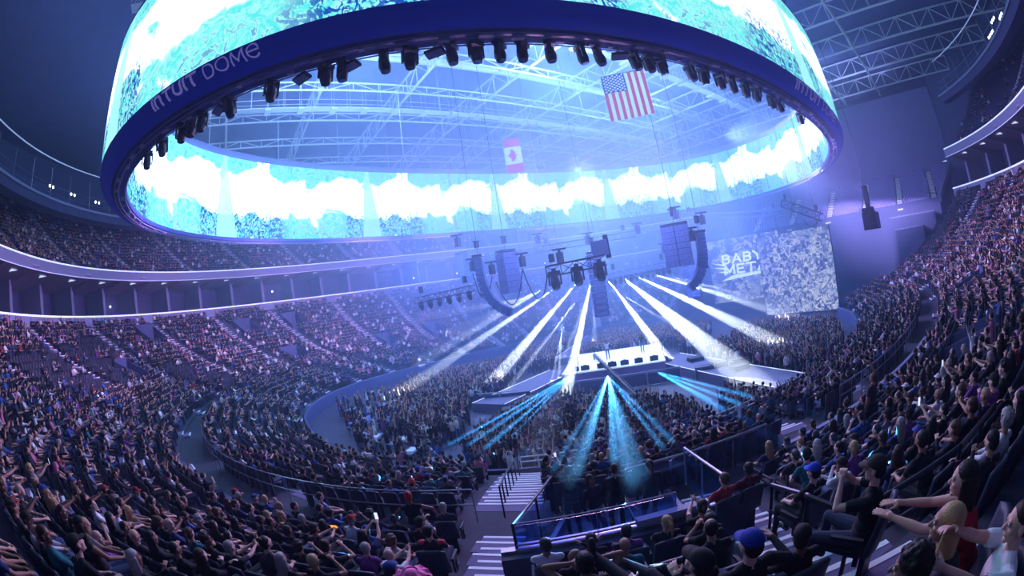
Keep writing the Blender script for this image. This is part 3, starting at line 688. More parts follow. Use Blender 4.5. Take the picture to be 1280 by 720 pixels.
MT['led1'] = collage_mat('right_screen_collage', .85, 1.2); MT['led2'] = collage_mat('left_screen_collage', .75, .6)
def led(pL0, pL1, pR0, pR1, dL, dR, mm, lab):
    A = at(pL1, dL); B = at(pR1, dR); zt = (at(pL0, dL)[2]+at(pR0, dR)[2])/2; zb0 = (A[2]+B[2])/2; A[2] = B[2] = zb0
    X = B-A; L = np.linalg.norm(X); X /= L; nn = np.array([X[1], -X[0], 0]); nn = nn if np.dot(nn, CAMP-A) > 0 else -nn; H = zt-zb0
    e = empty('led_screen', A); tag(e, lab, 'screen'); e.rotation_euler[2] = math.atan2(X[1], X[0])
    sg = 1 if np.dot(nn, np.array([-X[1], X[0], 0])) > 0 else -1
    w = MB(); w.box((L/2, -sg*.2, H/2), (L+.1, .38, H+.1)); w.build('cabinet', MT['blackbox'], e)
    w = MB(); w.add([(0, 0, 0), (L, 0, 0), (L, 0, H), (0, 0, H)], [(0, 1, 2, 3)]); w.build('picture', mm, e)
    w = MB()
    for x in np.arange(.5, L, 3): w.tube((x, -sg*.2, H), (x, -sg*.2, 36-zb0), .04, .04, 4)
    w.build('suspension_cable', MT['darksteel'], e)
    return e, L, H, sg
eR, LR, HR, sgR = led((958, 291), (958, 393), (1041, 285), (1049, 387), 64, 60, MT['led1'], 'bright right screen showing a white and blue collage of shards, beside the dark end wall')
eL, LL, HL, sgL = led((893, 297), (893, 370), (985, 290), (985, 378), 72, 70, MT['led2'], 'dimmer left screen with the jagged white band logo, partly behind the right screen')
def led_text():
    MT['logo'] = mat('logo_white', (.8, .85, 1), .5, emit=((.72, .80, 1), .95)); MT['logodk'] = mat('logo_dark', (.05, .06, .2), .5, emit=((.08, .12, .45), .5))
    x0 = LL*.17; rowh = HL*.15; y1 = HL*.60; y2 = HL*.43
    w = MB(); z = sgL*.03
    # swept wings and banner outline
    w.add([(LL*.0, z, HL*.66), (LL*.22, z, HL*.60), (LL*.22, z, HL*.56)], [(0, 1, 2)]); w.add([(LL*.03, z, HL*.58), (LL*.24, z, HL*.55), (LL*.24, z, HL*.50)], [(0, 1, 2)])
    w.add([(LL*.10, z, HL*.50), (LL*.24, z, HL*.49), (LL*.24, z, HL*.44)], [(0, 1, 2)]); w.add([(LL*.12, z, HL*.34), (LL*.9, z, HL*.40), (LL*.9, z, HL*.43), (LL*.3, z, HL*.42)], [(0, 1, 2, 3)])
    for txt, y, x in (('BABY', y1, x0), ('METAL', y2, x0+.1)):
        xx = x
        for V, F, adv in letters(txt, True):
            k = rowh*1.05; w.add([(xx+v[0]*k*1.15+v[1]*.12, z, y+v[1]*k) for v in V], F); xx += adv*k*1.15-.02
    o = w.build('logo', MT['logo'], eL); o['label'] = 'white jagged BABYMETAL logo'
led_text()
# ------------------------------------------------------------------ flown rig
def facing(px_dx, px_dy=0):
    """horizontal unit vector that points to the right (+) of the lens"""
    r = CR*[1, 1, 0]; return r/np.linalg.norm(r)
RT = facing(1); FW_ = CF*[1, 1, 0]; FW_ = FW_/np.linalg.norm(FW_)
def hoist(e, p, up):      # chain hoist above a thing
    w = MB(); w.tube(p, (p[0], p[1], p[2]+up), .025, .025, 4); w.build('chain', MT['darksteel'], e)
    w = MB(); w.box((p[0], p[1], p[2]+.9), (.34, .3, .6)); w.tube((p[0]-.35, p[1], p[2]+1.2), (p[0]+.35, p[1], p[2]+1.2), .06, .06, 6); w.build('hoist', MT['blackbox'], e)
MT['spk'] = mat('speaker_cabinet', (.055, .08, .30), .6); MT['spkg'] = mat('speaker_grille', (.16, .17, .44), .7, noise=.3, nscale=20)
def line_array(px_top, px_bot, d, face, curve, n, wdt, lab, dep=.7):
    """face: unit vector the boxes point to; curve: total splay in radians"""
    T = at(px_top, d); B = at(px_bot, d); Ht = T[2]-B[2]; e = empty('line_array', T); tag(e, lab, 'speaker array')
    face = np.array(face, float); face /= np.linalg.norm(face); side = np.array([-face[1], face[0], 0])
    # integrate the hang so that its height comes out right
    angs = [curve*(max(0, (i/(n-1))-.15)/.85)**1.5 for i in range(n)]; hh = Ht/sum(math.cos(a) for a in angs)
    p = np.zeros(3)
    w = MB(); w.box((0, 0, .15), (wdt*.9, dep*1.3, .2), X=side); w.build('frame', MT['blackbox'], e)
    for i, a in enumerate(angs):
        dn = -np.array([0, 0, 1])*math.cos(a)-face*math.sin(a); fw = face*math.cos(a)-np.array([0, 0, 1])*math.sin(a)
        c = p+dn*hh/2; w = MB(); w.box(c, (wdt, dep, hh*.86), X=side, Z=-dn); w.box(c+fw*(dep/2+.01), (wdt*.8, .04, hh*.6), X=side, Z=-dn, m=1); w.box(c-fw*(dep/2+.01), (wdt*.35, .06, hh*.5), X=side, Z=-dn, m=1)
        w.build('speaker', [MT['spk'], MT['spkg']], e); p = p+dn*hh
    hoist(e, (0, 0, .25), 36-T[2]); return e
line_array((598, 322), (628, 392), 40, -RT+FW_*.15, 1.15, 14, 1.15, 'curved blue line array speaker hanging at the left of the stage, bending towards the floor')
line_array((874, 292), (884, 356), 38, RT*.9+FW_*.3-FW_*.5, 1.0, 15, 1.15, 'curved blue line array speaker hanging right of the tall subwoofer block')
line_array((741, 318), (757, 395), 40, -FW_, .10, 10, 1.25, 'straight dark line array speaker hanging centrally in front of the stage')
line_array((576, 318), (585, 352), 58, -RT*.6-FW_*.8, .5, 10, 1.6, 'pale hazy line array speaker behind the curved left one')
line_array((861, 330), (872, 372), 54, RT*.3+FW_, .6, 10, 1.4, 'hazy line array speaker low behind the right curved one')
def sub_block(px_top, px_bot, d, yaw, cols, rows, lab, cw=1.3):
    T = at(px_top, d); B = at(px_bot, d); H = T[2]-B[2]; e = empty('subwoofer_array', T, yaw); tag(e, lab, 'subwoofer array'); rh = H/rows
    w = MB(); w.box((0, 0, .15), (cols*cw, 1.0, .2)); w.build('frame', MT['blackbox'], e)
    for r in range(rows):
        for c in range(cols):
            x = (c-(cols-1)/2)*cw; w = MB(); w.box((x, 0, -(r+.5)*rh), (cw*.97, 1.3, rh*.95)); w.box((x, -.66, -(r+.5)*rh), (cw*.9, .03, rh*.86), m=1)
            for k in (-1, 1): w.tube((x+k*cw*.2, -.68, -(r+.5)*rh), (x+k*cw*.2, -.70, -(r+.5)*rh), .07, .07, 8)
            w.build('speaker', [MT['spk'], MT['spkg']], e)
    hoist(e, (0, 0, .25), 36-T[2])
cyaw = math.atan2(FW_[1], FW_[0])-PI/2
sub_block((632, 316), (642, 366), 40, cyaw-.35+.9, 1, 7, 'tall perforated blue subwoofer block hanging left of the stage', 1.5)
sub_block((843, 283), (858, 332), 38, cyaw-.5, 2, 7, 'wide perforated blue subwoofer block hanging right of the stage', 1.15)
def box_truss(pA, dA, pB, dB, s, lab, n=None, mm='fascia', group=None, zz=None, name='lighting_truss'):
    A = at(pA, dA); B = at(pB, dB); d = B-A; L = np.linalg.norm(d); d /= L; sd = np.cross(d, [0, 0, 1]); sd /= np.linalg.norm(sd); up = np.cross(sd, d)
    e = empty(name, A); tag(e, lab, 'truss', group); n = n or max(3, int(L/(s*1.3))); w = MB(); C = [sd*a*s/2+up*b*s/2 for a, b in ((-1, -1), (1, -1), (1, 1), (-1, 1))]
    for c in C: w.tube(c, c+d*L, .035*s/.5, .035*s/.5, 5)
    w.build('chord', MT[mm], e); w = MB()
    for i in range(n):
        for j in range(4):
            a, b = C[j], C[(j+1) % 4]; w.tube(a+d*L*i/n, b+d*L*(i+1)/n, .018*s/.5, .018*s/.5, 4, caps=False); w.tube(a+d*L*i/n, b+d*L*i/n, .018*s/.5, .018*s/.5, 4, caps=False)
    w.build('lattice', MT[mm], e)
    for k in (.12, .88): 
        p = d*L*k; w = MB(); w.tube(p, (p[0], p[1], 36-A[2]), .02, .02, 4); w.build('chain', MT['rail'], e)
        w = MB(); w.box((p[0], p[1], p[2]+.9), (.3, .3, .6)); w.build('hoist', MT['blackbox'], e)
    return e, A, d, L
MT['haztruss'] = mat('grey_truss', (.10, .14, .34), .5)
box_truss((668, 313), 52, (795, 292), 52, .65, 'thin grey truss hanging above and behind the dark lamp truss', mm='haztruss')
box_truss((845, 272), 58, (983, 266), 62, .65, 'long grey truss hanging above the right screen', mm='haztruss')
eT, TA, Td, TL = box_truss((683, 340), 33, (757, 325), 33, .75, 'short dark truss holding three big round lamps above the stage', mm='darksteel')
for k in range(3):      # three big lanterns
    p = TA+Td*TL*(.12+.38*k)+np.array([0, 0, -.9])
    moving_head((*p,), cyaw+PI, .5, 'large round black stage lamp hanging on the short dark truss, %s' % ('nearest its left end', 'in its middle', 'beside the straight speaker array')[k], None, 1.7, 'stage_lamp')
w = MB(); e = empty('truss_motor_box', TA+Td*TL*.93+np.array([0, 0, .9])); tag(e, 'purple motor box standing on the right end of the short dark truss', 'motor box')
w.box((0, 0, 0), (1.2, .8, 1.1), X=Td); w.build('housing', MT['spkg'], e); w = MB(); w.box((.8, 0, .1), (.35, .7, 1.7), X=Td); w.build('bracket', MT['darksteel'], e)
eP, PA_, Pd, PL = box_truss((758, 346), 49, (838, 330), 49, .55, 'long dark lighting truss behind the stage carrying a row of small lights', mm='haztruss')
for k in range(12):
    p = PA_+Pd*PL*(k+.5)/12+np.array([0, 0, -.75])
    if k == 0: mhp = moving_head((*p,), cyaw, .4, 'small moving light hanging on the long truss behind the stage', 'moving lights on the rear truss', .9)
    else: dup(mhp, p, (0, 0, cyaw+random.uniform(-.8, .8)))
eQ, QA, Qd, QL = box_truss((520, 376), 44, (592, 360), 40, .5, 'thin dark truss left of the curved line array with a row of hanging lights', mm='darksteel')
for k in range(6):
    p = QA+Qd*QL*(k+.5)/6+np.array([0, 0, -.7]); dup(mhp, p, (0, 0, cyaw+random.uniform(-.8, .8)))['label'] = 'small moving light hanging on the thin truss left of the stage'
for o in list(COL.objects):
    if o.get('label') == 'small moving light hanging on the thin truss left of the stage': o['group'] = 'moving lights on the left truss'
# banana truss and hanging cluster on the right
eB, BA, Bd, BL = box_truss((977, 254), 52, (1028, 272), 52, .8, 'sagging curved cable truss hanging right of the video ring', mm='darksteel')
P = at((1088, 268), 45); e = empty('speaker_cluster', P, cyaw+.6); tag(e, 'dark hanging speaker cluster in front of the empty seats on the right', 'speaker cluster')
w = MB(); w.box((0, 0, -.6), (2.6, 1.4, 1.5)); w.box((-.9, 0, .2), (.9, 1.2, .8)); w.build('speaker', MT['darksteel'], e)
w = MB(); w.box((-.5, 0, 1.5), (.5, .5, 2.2), Z=(-.3, 0, 1)); w.build('hoist', MT['darksteel'], e); w = MB(); w.tube((-.8, 0, 2), (-1, 0, 17), .03, .03, 4); w.build('chain', MT['darksteel'], e)
w = MB(); w.box((0, -.72, -.6), (2.3, .04, 1.2)); w.build('grille', MT['spk'], e)
# single hoist motors with slack cables
for px, d in (((572, 303), 42), ((591, 333), 40), ((615, 337), 40), ((653, 327), 38), ((672, 300), 50), ((735, 300), 45), ((797, 287), 48), ((845, 268), 42), ((878, 275), 42), ((865, 295), 38), ((700, 322), 36), ((830, 312), 52)):
    p = at(px, d); e = empty('chain_hoist', p); tag(e, 'small dark chain hoist hanging on a cable around the speaker arrays', 'hoist', 'chain hoists above the stage')
    w = MB(); w.box((0, 0, 0), (.42, .4, .85)); w.tube((0, 0, .42), (0, 0, .6), .14, .1, 8); w.build('motor', MT['blackbox'], e); w = MB(); w.box((0, 0, .66), (1.1, .16, .14), X=RT); w.build('bar', MT['blackbox'], e)
    w = MB(); w.tube((0, 0, .7), (0, 0, 36-p[2]), .02, .02, 4); w.build('chain', MT['rail'], e)
def cable(p0, p1, sag, d0, d1, n=14):
    A = at(p0, d0); B = at(p1, d1); return [A+(B-A)*t-np.array([0, 0, 1])*sag*4*t*(1-t) for t in np.linspace(0, 1, n)]
for (a, b, s, d0, d1) in (((591, 342), (606, 360), 1.4, 40, 40), ((653, 336), (684, 343), 2.2, 38, 33), ((653, 336), (620, 352), 2.5, 38, 40), ((615, 345), (600, 366), .9, 40, 40), ((886, 335), (876, 300), .6, 38, 38), ((1004, 275), (1026, 262), 1.2, 52, 52)):
    w = MB(); w.path(cable(a, b, s, d0, d1), .05, 5); o = w.build('cable_loop', MT['blackbox']); tag(o, 'black cable loop sagging between hoists and speakers', 'cable', 'slack cables above the stage')
# camera crane over the pit
H_ = at((742, 443), 42); B_ = at((850, 548), 19.5); G_ = np.array([*B_[:2], 0]); d = H_-B_
e = empty('camera_crane', G_); tag(e, 'long dark camera crane reaching up diagonally over the front of the stage', 'camera crane')
r_ = lambda p: np.array(p)-G_
w = MB(); dn = d/np.linalg.norm(d); sd = np.cross(dn, [0, 0, 1]); sd /= np.linalg.norm(sd); up = np.cross(sd, dn); Lc = np.linalg.norm(d); T0 = B_-dn*2.6
for a in (-1, 1):
    for b in (-1, 1): w.tube(r_(T0)+sd*a*.16+up*b*.16, r_(H_)+sd*a*.09+up*b*.09, .035, .03, 5)
for k in range(26):
    p = r_(T0)+(H_-T0)*k/26; q = r_(T0)+(H_-T0)*(k+1)/26; w.tube(p+sd*.14+up*.14, q-sd*.14-up*.14, .02, .02, 4); w.tube(p-sd*.14-up*.14, q+sd*.14+up*.14, .02, .02, 4)
w.box(r_(B_+dn*Lc/2), (.10, Lc, .16), X=sd, Z=up)
w.build('arm', MT['darksteel'], e)
w = MB(); w.tube(r_(H_), r_(H_)+[0, 0, -.7], .06, .06, 6); w.box(r_(H_)+np.array([0, 0, -.85]), (.35, .7, .35)); w.tube(r_(H_)+np.array([0, 0, -.85]), r_(H_)+np.array([.25, .35, -.95]), .11, .13, 8); w.build('camera_head', MT['blackbox'], e)
w = MB(); w.box(r_(T0), (.7, .5, .6), X=sd, Z=up); w.build('counterweight', MT['blackbox'], e)
w = MB(); w.tube((0, 0, 0), r_(B_), .12, .1, 8); w.build('column', MT['blackbox'], e)
for k in range(3):
    a = k*2*PI/3; w = MB(); w.tube((0, 0, .5), (math.cos(a)*1., math.sin(a)*1., .1), .05, .05, 6); w.ball((math.cos(a), math.sin(a), .12), .12, 8, 6); w.build('leg', MT['blackbox'], e)
# ------------------------------------------------------------------ beams of light through the haze
def vol_mat(name, col, dens, aniso=.35):
    m = bpy.data.materials.new(name); m.use_nodes = True; nt = m.node_tree; nt.nodes.clear(); o = nt.nodes.new('ShaderNodeOutputMaterial'); s = nt.nodes.new('ShaderNodeVolumeScatter')
    s.inputs['Color'].default_value = (*col, 1); s.inputs['Density'].default_value = dens; s.inputs['Anisotropy'].default_value = aniso; nt.links.new(s.outputs[0], o.inputs['Volume']); return m
MT['hz'] = vol_mat('beam_haze', (.85, .9, 1), .06, .2); MT['hzl'] = vol_mat('laser_haze', (.6, .9, 1), .035, .2)
def spot(name, P, T, ang, watts, col, blend=.15, size=.04, narrow=1.):
    l = bpy.data.lights.new(name, 'SPOT'); l.energy = watts; l.color = col; l.spot_size = ang; l.spot_blend = blend; l.shadow_soft_size = size
    o = bpy.data.objects.new(name, l); COL.objects.link(o); o.location = P; o.rotation_euler = (Vector(T)-Vector(P)).to_track_quat('-Z', 'Y').to_euler()
    if narrow != 1: o.scale = (narrow, narrow, 1)
    return o
def beam(pS, dS, pE, zE, deg, watts, col=(.86, .94, 1), lab='white beam of stage light fanning down through the haze', grp='white light beams', mm='hz', off=.2, S=None, E=None, ext=1.0):
    S = at(pS, dS) if S is None else S
    E = (onbowl(pE, off) if zE is None else atz(pE, zE)) if E is None else E
    E = S+(E-S)*ext; d = E-S; L = np.linalg.norm(d); ang = math.radians(deg)
    nr = .5 if mm == 'hzl' else 1.; spot('beam_lamp', S, E, ang, watts, col, narrow=nr)
    w = MB(); w.tube((0, 0, 0), d, .06, .06+L*math.tan(ang/2)*1.05*nr, 14); o = w.build('light_beam', MT[mm]); o.location = S; tag(o, lab, 'light beam', grp, 'stuff')
    return o
BE = [((668, 366), 48, (560, 420), 4.2, 20e3), ((680, 361), 46, (520, 455), 4.0, 34e3), ((699, 357), 43, (468, 512), 4.0, 52e3), ((721, 353), 43, (600, 495), 5.8, 60e3), ((703, 392), 43, (698, 480), 2.8, 20e3), ((722, 374), 42, (620, 505), 2.5, 22e3),
      ((739, 351), 41, (705, 500), 5.2, 60e3), ((741, 352), 41, (704, 450), 2.2, 40e3), ((742, 352), 42, (743, 435), 2.5, 34e3), ((760, 350), 43, (838, 455), 6.8, 60e3), ((779, 348), 44, (955, 492), 6.2, 60e3),
      ((780, 370), 44, (860, 418), 2.8, 20e3), ((797, 346), 44, (1005, 446), 5.0, 70e3), ((818, 343), 45, (1015, 405), 4.0, 70e3), ((838, 345), 46, (985, 385), 3.0, 40e3), ((705, 402), 43, (688, 485), 2.2, 16e3), ((662, 372), 48, (520, 398), 3.2, 22e3), ((739, 352), 41, (660, 600), 2.8, 22e3)]
for (pS, dS, pE, dg, wt) in BE: beam(pS, dS, pE, None, dg, wt*BEAMK)
LS_ = SP(.5, -.4, SZ+.1)
LCOL = (.05, .40, 1.)
for px in ((690, 588), (701, 600), (709, 604), (716, 598), (724, 592), (735, 560), (772, 580), (783, 596), (789, 604), (797, 606), (806, 594), (830, 560), (842, 552), (765, 575)):
    beam(None, 0, px, None, 1.0, 9e3*LASK, LCOL, 'blue laser beam fanning from the stage front towards the near seats', 'blue laser beams at the stage front', 'hzl', 1.7, S=atz((760, 470), 2.5))
for px in ((560, 556), (585, 556), (606, 560), (590, 540), (620, 530), (640, 545)):
    beam(None, 0, px, None, 1.1, 6e3*LASK, LCOL, 'blue laser beam fanning over the crowd on the left of the floor', 'blue laser beams on the left', 'hzl', 1.7, S=atz((712, 470), 2.5))
for px in ((905, 512), (890, 500), (925, 505), (940, 496)):
    beam(None, 0, px, None, 1.1, 6e3*LASK, LCOL, 'blue laser beam fanning over the crowd on the right of the floor', 'blue laser beams on the right', 'hzl', 1.7, S=atz((819, 464), 2.5))
# ------------------------------------------------------------------ people: tools
def oi_mat(name, ramp=None, rough=.75, use_color=True, bump=0., bscale=60., sss=False):
    m = bpy.data.materials.new(name); m.use_nodes = True; nt = m.node_tree; b = nt.nodes['Principled BSDF']; b.inputs['Roughness'].default_value = rough; b.inputs['Specular IOR Level'].default_value = .25
    oi = nt.nodes.new('ShaderNodeObjectInfo')
    if use_color: nt.links.new(oi.outputs['Color'], b.inputs['Base Color'])
    else:
        r = nt.nodes.new('ShaderNodeValToRGB'); cr = r.color_ramp; cr.interpolation = 'CONSTANT'
        while len(cr.elements) < len(ramp): cr.elements.new(.5)
        for i, c in enumerate(ramp): cr.elements[i].position = i/len(ramp); cr.elements[i].color = (*c, 1)
        nt.links.new(oi.outputs['Random'], r.inputs[0]); nt.links.new(r.outputs[0], b.inputs['Base Color'])
    if bump:
        n = nt.nodes.new('ShaderNodeTexNoise'); n.inputs['Scale'].default_value = bscale; n.inputs['Detail'].default_value = 3; tc = nt.nodes.new('ShaderNodeTexCoord'); nt.links.new(tc.outputs['Object'], n.inputs['Vector'])
        bb = nt.nodes.new('ShaderNodeBump'); bb.inputs['Strength'].default_value = bump; bb.inputs['Distance'].default_value = .01; nt.links.new(n.outputs['Fac'], bb.inputs['Height']); nt.links.new(bb.outputs[0], b.inputs['Normal'])
    return m
SKINS = [(.62, .36, .30), (.50, .28, .22), (.38, .20, .15), (.68, .42, .36), (.24, .12, .09)]
MT['skin'] = oi_mat('skin', SKINS, .5, False); MT['top'] = oi_mat('clothing_top', rough=.85, bump=.5, bscale=25); MT['trs'] = oi_mat('trousers', [(.012, .014, .03), (.02, .03, .08), (.06, .09, .22), (.015, .015, .02), (.03, .04, .09), (.10, .13, .28)], .85, False, .4, 30)
MT['shoe'] = mat('shoes', (.03, .03, .05), .6); MT['hair'] = oi_mat('hair', rough=.5, bump=.8, bscale=70); MT['capm'] = oi_mat('cap_fabric', rough=.8)
MT['eyew'] = mat('eye', (.45, .42, .42), .3); 
BODYM = [MT['skin'], MT['top'], MT['trs'], MT['shoe']]
def V3(*a): return np.array(a, float)
def Rz(a): return np.array([[math.cos(a), -math.sin(a), 0], [math.sin(a), math.cos(a), 0], [0, 0, 1]])
def Rx(a): return np.array([[1, 0, 0], [0, math.cos(a), -math.sin(a)], [0, math.sin(a), math.cos(a)]])
def Ry(a): return np.array([[math.cos(a), 0, math.sin(a)], [0, 1, 0], [-math.sin(a), 0, math.cos(a)]])
def ik(S, H, l1, l2, pole):
    S = np.array(S, float); H = np.array(H, float); d = H-S; D = np.linalg.norm(d); mx = (l1+l2)*.985
    if D > mx: H = S+d/D*mx; d = H-S; D = mx
    u = d/D; a = (l1*l1-l2*l2+D*D)/(2*D); h = math.sqrt(max(l1*l1-a*a, 1e-6)); p = np.array(pole, float); p -= u*np.dot(p, u); p /= np.linalg.norm(p); return S+u*a+p*h, H
def hand_prims(W, d, n, side, curl=.5, spread=1., s=1.):
    """W wrist, d direction of the forearm, n palm normal; side +1 when the thumb lies towards cross(d, n)"""
    d = d/np.linalg.norm(d); n = n-d*np.dot(n, d); n /= np.linalg.norm(n); x = np.cross(d, n)*side; P = []
    P.append(('cap', W, .024*s, W+d*.03*s, .026*s, 0))
    for k in (-1.5, -.5, .5, 1.5): P.append(('cap', W+d*.02*s+x*k*.010*s, .014*s, W+d*.088*s+x*k*.019*s*spread, .0115*s, 0))
    for k, L in ((-1.5, .060), (-.5, .074), (.5, .078), (1.5, .070)):
        b = W+d*.090*s+x*k*.0195*s*spread; a1 = curl*.8; dd = d*math.cos(a1)+n*math.sin(a1)+x*k*.06*spread; m = b+dd*L*.52*s; a2 = curl*1.9; d2 = d*math.cos(a2)+n*math.sin(a2)+x*k*.06*spread; e = m+d2*L*.5*s
        P.append(('cap', b, .0098*s, m, .0088*s, 0)); P.append(('cap', m, .0088*s, e, .0076*s, 0))
    b = W+d*.025*s+x*.026*s; m = b+(d*.6+x*.75+n*.25)*.038*s; e = m+(d*.85+x*.35+n*.4*curl)*.035*s
    P.append(('cap', b, .014*s, m, .0115*s, 0)); P.append(('cap', m, .0115*s, e, .009*s, 0)); return P
def body_prims(kind='sit', lean=-.12, yaw=0., pitch=0., LH=None, RH=None, sleeve='short', legs='bare', curl=.45, w=1., twist=0., knees=.11, feet=None, palmL=None, palmR=None, sexf=False, trs=2, poleL=None, poleR=None, roll=0.):
    P = []; sit = kind == 'sit'
    pel = V3(0, -.14, .54) if sit else V3(0, 0, .95); up = V3(0, math.sin(lean), math.cos(lean)); fw = V3(0, math.cos(lean), -math.sin(lean)); RT_ = Rz(twist)
    X = RT_@V3(1, 0, 0); F = RT_@fw
    ch = pel+up*.30; nk = pel+up*.50; hc = nk+up*.075+V3(0, .015, .09)
    P.append(('ell', pel+V3(0, 0, .0), (.165*w, .125*w, .12), np.eye(3), trs))
    P.append(('ell', pel+up*.14, (.145*w, .105*w, .14), RT_, 1)); P.append(('ell', ch+up*.02, (.165*w, .115*w, .17), RT_@Rx(-lean), 1))
    P.append(('ell', pel+up*.06, (.162*w, .122*w, .10), RT_, 1))
    if sexf: P += [('ell', ch+F*.085+X*s*.07, (.062, .055, .06), np.eye(3), 1) for s in (-1, 1)]
    sh = [nk-up*.065+X*s*.175*w for s in (-1, 1)]
    P.append(('cap', sh[0], .055, sh[1], .055, 1)); P.append(('cap', nk-up*.05-X*.07, .055, nk-up*.0, .05, 1)); P.append(('cap', nk-up*.05+X*.07, .055, nk-up*.0, .05, 1))
    P.append(('cap', nk-up*.02, .052, hc+V3(0, -.015, -.06), .050, 0))
    for i, s in enumerate((-1, 1)):
        tgt = (LH, RH)[i]
        if tgt is None: tgt = V3(s*.10, .22, .68) if sit else V3(s*.27, .05, .82)
        pole = (poleL, poleR)[i]; pole = V3(s*.7, -.5, -.6) if pole is None else V3(*pole)
        E, H = ik(sh[i], tgt, .285*1., .25, pole); d1 = E-sh[i]
        P.append(('cap', sh[i], .058*w, sh[i]+d1*.55, .050*w, 1)); lr = 1 if sleeve == 'long' else 0
        if sleeve == 'none': P[-1] = ('cap', sh[i], .052*w, sh[i]+d1*.55, .044*w, 0)
        P.append(('cap', sh[i]+d1*.5, (.047 if lr else .041)*w, E, (.042 if lr else .036), lr)); fa = H-E; P.append(('cap', E, .040 if lr else .036, E+fa*.35, .039 if lr else .036, lr)); P.append(('cap', E+fa*.35, .039 if lr else .036, H, .030 if lr else .022, lr))
        pn = (palmL, palmR)[i]; pn = V3(-s*.5, .1, -.8) if pn is None else V3(*pn)
        n = pn; side = 1 if np.dot(np.cross(fa, n), V3(-s, .4, .6)) > 0 else -1
        P += hand_prims(H, fa, n, side, curl)
    if sit:
        for i, s in enumerate((-1, 1)):
            hp_ = pel+X*s*.09+V3(0, .03, -.03); kn = V3(s*knees, .34, .54); an = V3(s*knees*1.05, .38, .11) if feet is None else V3(*feet[i]); 
            if feet is not None: kn, an = ik(hp_, an, .46, .43, V3(s*.25, .3, 1.))
            P.append(('cap', hp_, .092*w, kn, .062, trs)); P.append(('cap', kn, .060, (kn*.55+an*.45), .052, trs)); P.append(('cap', (kn*.55+an*.45), .052, an, .042, trs))
            fd = np.cross(X, an-kn); fd = fd/np.linalg.norm(fd); fd = fd if fd[1] > -.2 else -fd; sl = (an-kn)/np.linalg.norm(an-kn)
            P.append(('cap', an+sl*.05-fd*.03, .042, an+sl*.06+fd*.15, .034, 3))
    else:
        for i, s in enumerate((-1, 1)):
            hp_ = pel+V3(s*.09, 0, -.05); an = V3(s*.11, -.02+(.05 if i else 0), .10) if feet is None else V3(*feet[i]); kn, an = ik(hp_, an, .43, .42, V3(s*.1, 1, 0))
            P.append(('cap', hp_, .088*w, kn, .058, trs)); P.append(('cap', kn, .058, an, .044, trs)); P.append(('cap', an+V3(0, -.02, -.05), .042, an+V3(s*.02, .15, -.06), .034, 3))
    HR = Rz(yaw)@Rx(pitch)@Ry(roll)
    def hl(*a): return hc+HR@V3(*a)
    P.append(('ell', hl(0, -.012, .035), (.074, .094, .086), HR, 0)); P.append(('ell', hl(0, .022, -.03), (.060, .068, .082), HR, 0)); P.append(('ell', hl(0, .066, -.092), (.026, .022, .022), HR, 0))
    P.append(('cap', hl(0, .086, .012), .009, hl(0, .107, -.022), .0145, 0)); P.append(('ell', hl(0, .082, -.056), (.025, .014, .012), HR, 0)); P.append(('cap', hl(-.035, .076, .030), .011, hl(.035, .076, .030), .011, 0))
    for s in (-1, 1): P.append(('ell', hl(s*.076, -.008, -.008), (.011, .019, .031), HR, 0)); P.append(('ell', hl(s*.038, .055, -.02), (.024, .026, .022), HR, 0))
    return P, hc, HR
def prim_mesh(prims, voxel, name='m', smooth=3):
    w = MB()
    for p in prims:
        if p[0] == 'cap':
            _, a, ra, b, rb, _r_ = p; nn = 8 if max(ra, rb) < .02 else 12
            w.ball(a, ra, nn, 6); w.ball(b, rb, nn, 6); w.tube(a, b, ra, rb, nn)
        else:
            _, c, r, R, _r_ = p; q = MB(); q.ball((0, 0, 0), 1., 20, 14); w.add([np.array(c)+R@(np.array(v)*np.array(r)) for v in q.v], q.f)
    me = bpy.data.meshes.new(name); me.from_pydata(w.v, [], w.f); o = bpy.data.objects.new('tmp', me); COL.objects.link(o)
    md = o.modifiers.new('r', 'REMESH'); md.mode = 'VOXEL'; md.voxel_size = voxel; md.use_smooth_shade = True
    if smooth: ms = o.modifiers.new('s', 'SMOOTH'); ms.factor = .5; ms.iterations = smooth
    dg = bpy.context.evaluated_depsgraph_get(); dg.update(); res = bpy.data.meshes.new_from_object(o.evaluated_get(dg)); bpy.data.objects.remove(o); bpy.data.meshes.remove(me); res.name = name
    return res
def region_paint(me, prims):
    n = len(me.polygons); C = np.empty(n*3); me.polygons.foreach_get('center', C); C = C.reshape(-1, 3); best = np.full(n, 1e9); reg = np.zeros(n, int)
    for p in prims:
        if p[0] == 'cap':
            _, a, ra, b, rb, r = p; ab = b-a; t = np.clip(((C-a)@ab)/max(ab@ab, 1e-9), 0, 1); d = np.linalg.norm(C-(a+t[:, None]*ab), axis=1)-(ra+(rb-ra)*t)
        else:
            _, c, rr, R, r = p; Q = (C-c)@R; k = np.linalg.norm(Q/np.array(rr), axis=1); d = (k-1)*min(rr)
        m = d < best; best[m] = d[m]; reg[m] = r
    me.polygons.foreach_set('material_index', reg.astype(np.int32)); me.polygons.foreach_set('use_smooth', np.ones(n, bool))
def make_body(voxel=.010, **kw):
    P, hc, HR = body_prims(**kw); me = prim_mesh(P, voxel, 'person'); me.materials.clear()
    for m in BODYM: me.materials.append(m)
    region_paint(me, P)
    return me, hc, HR
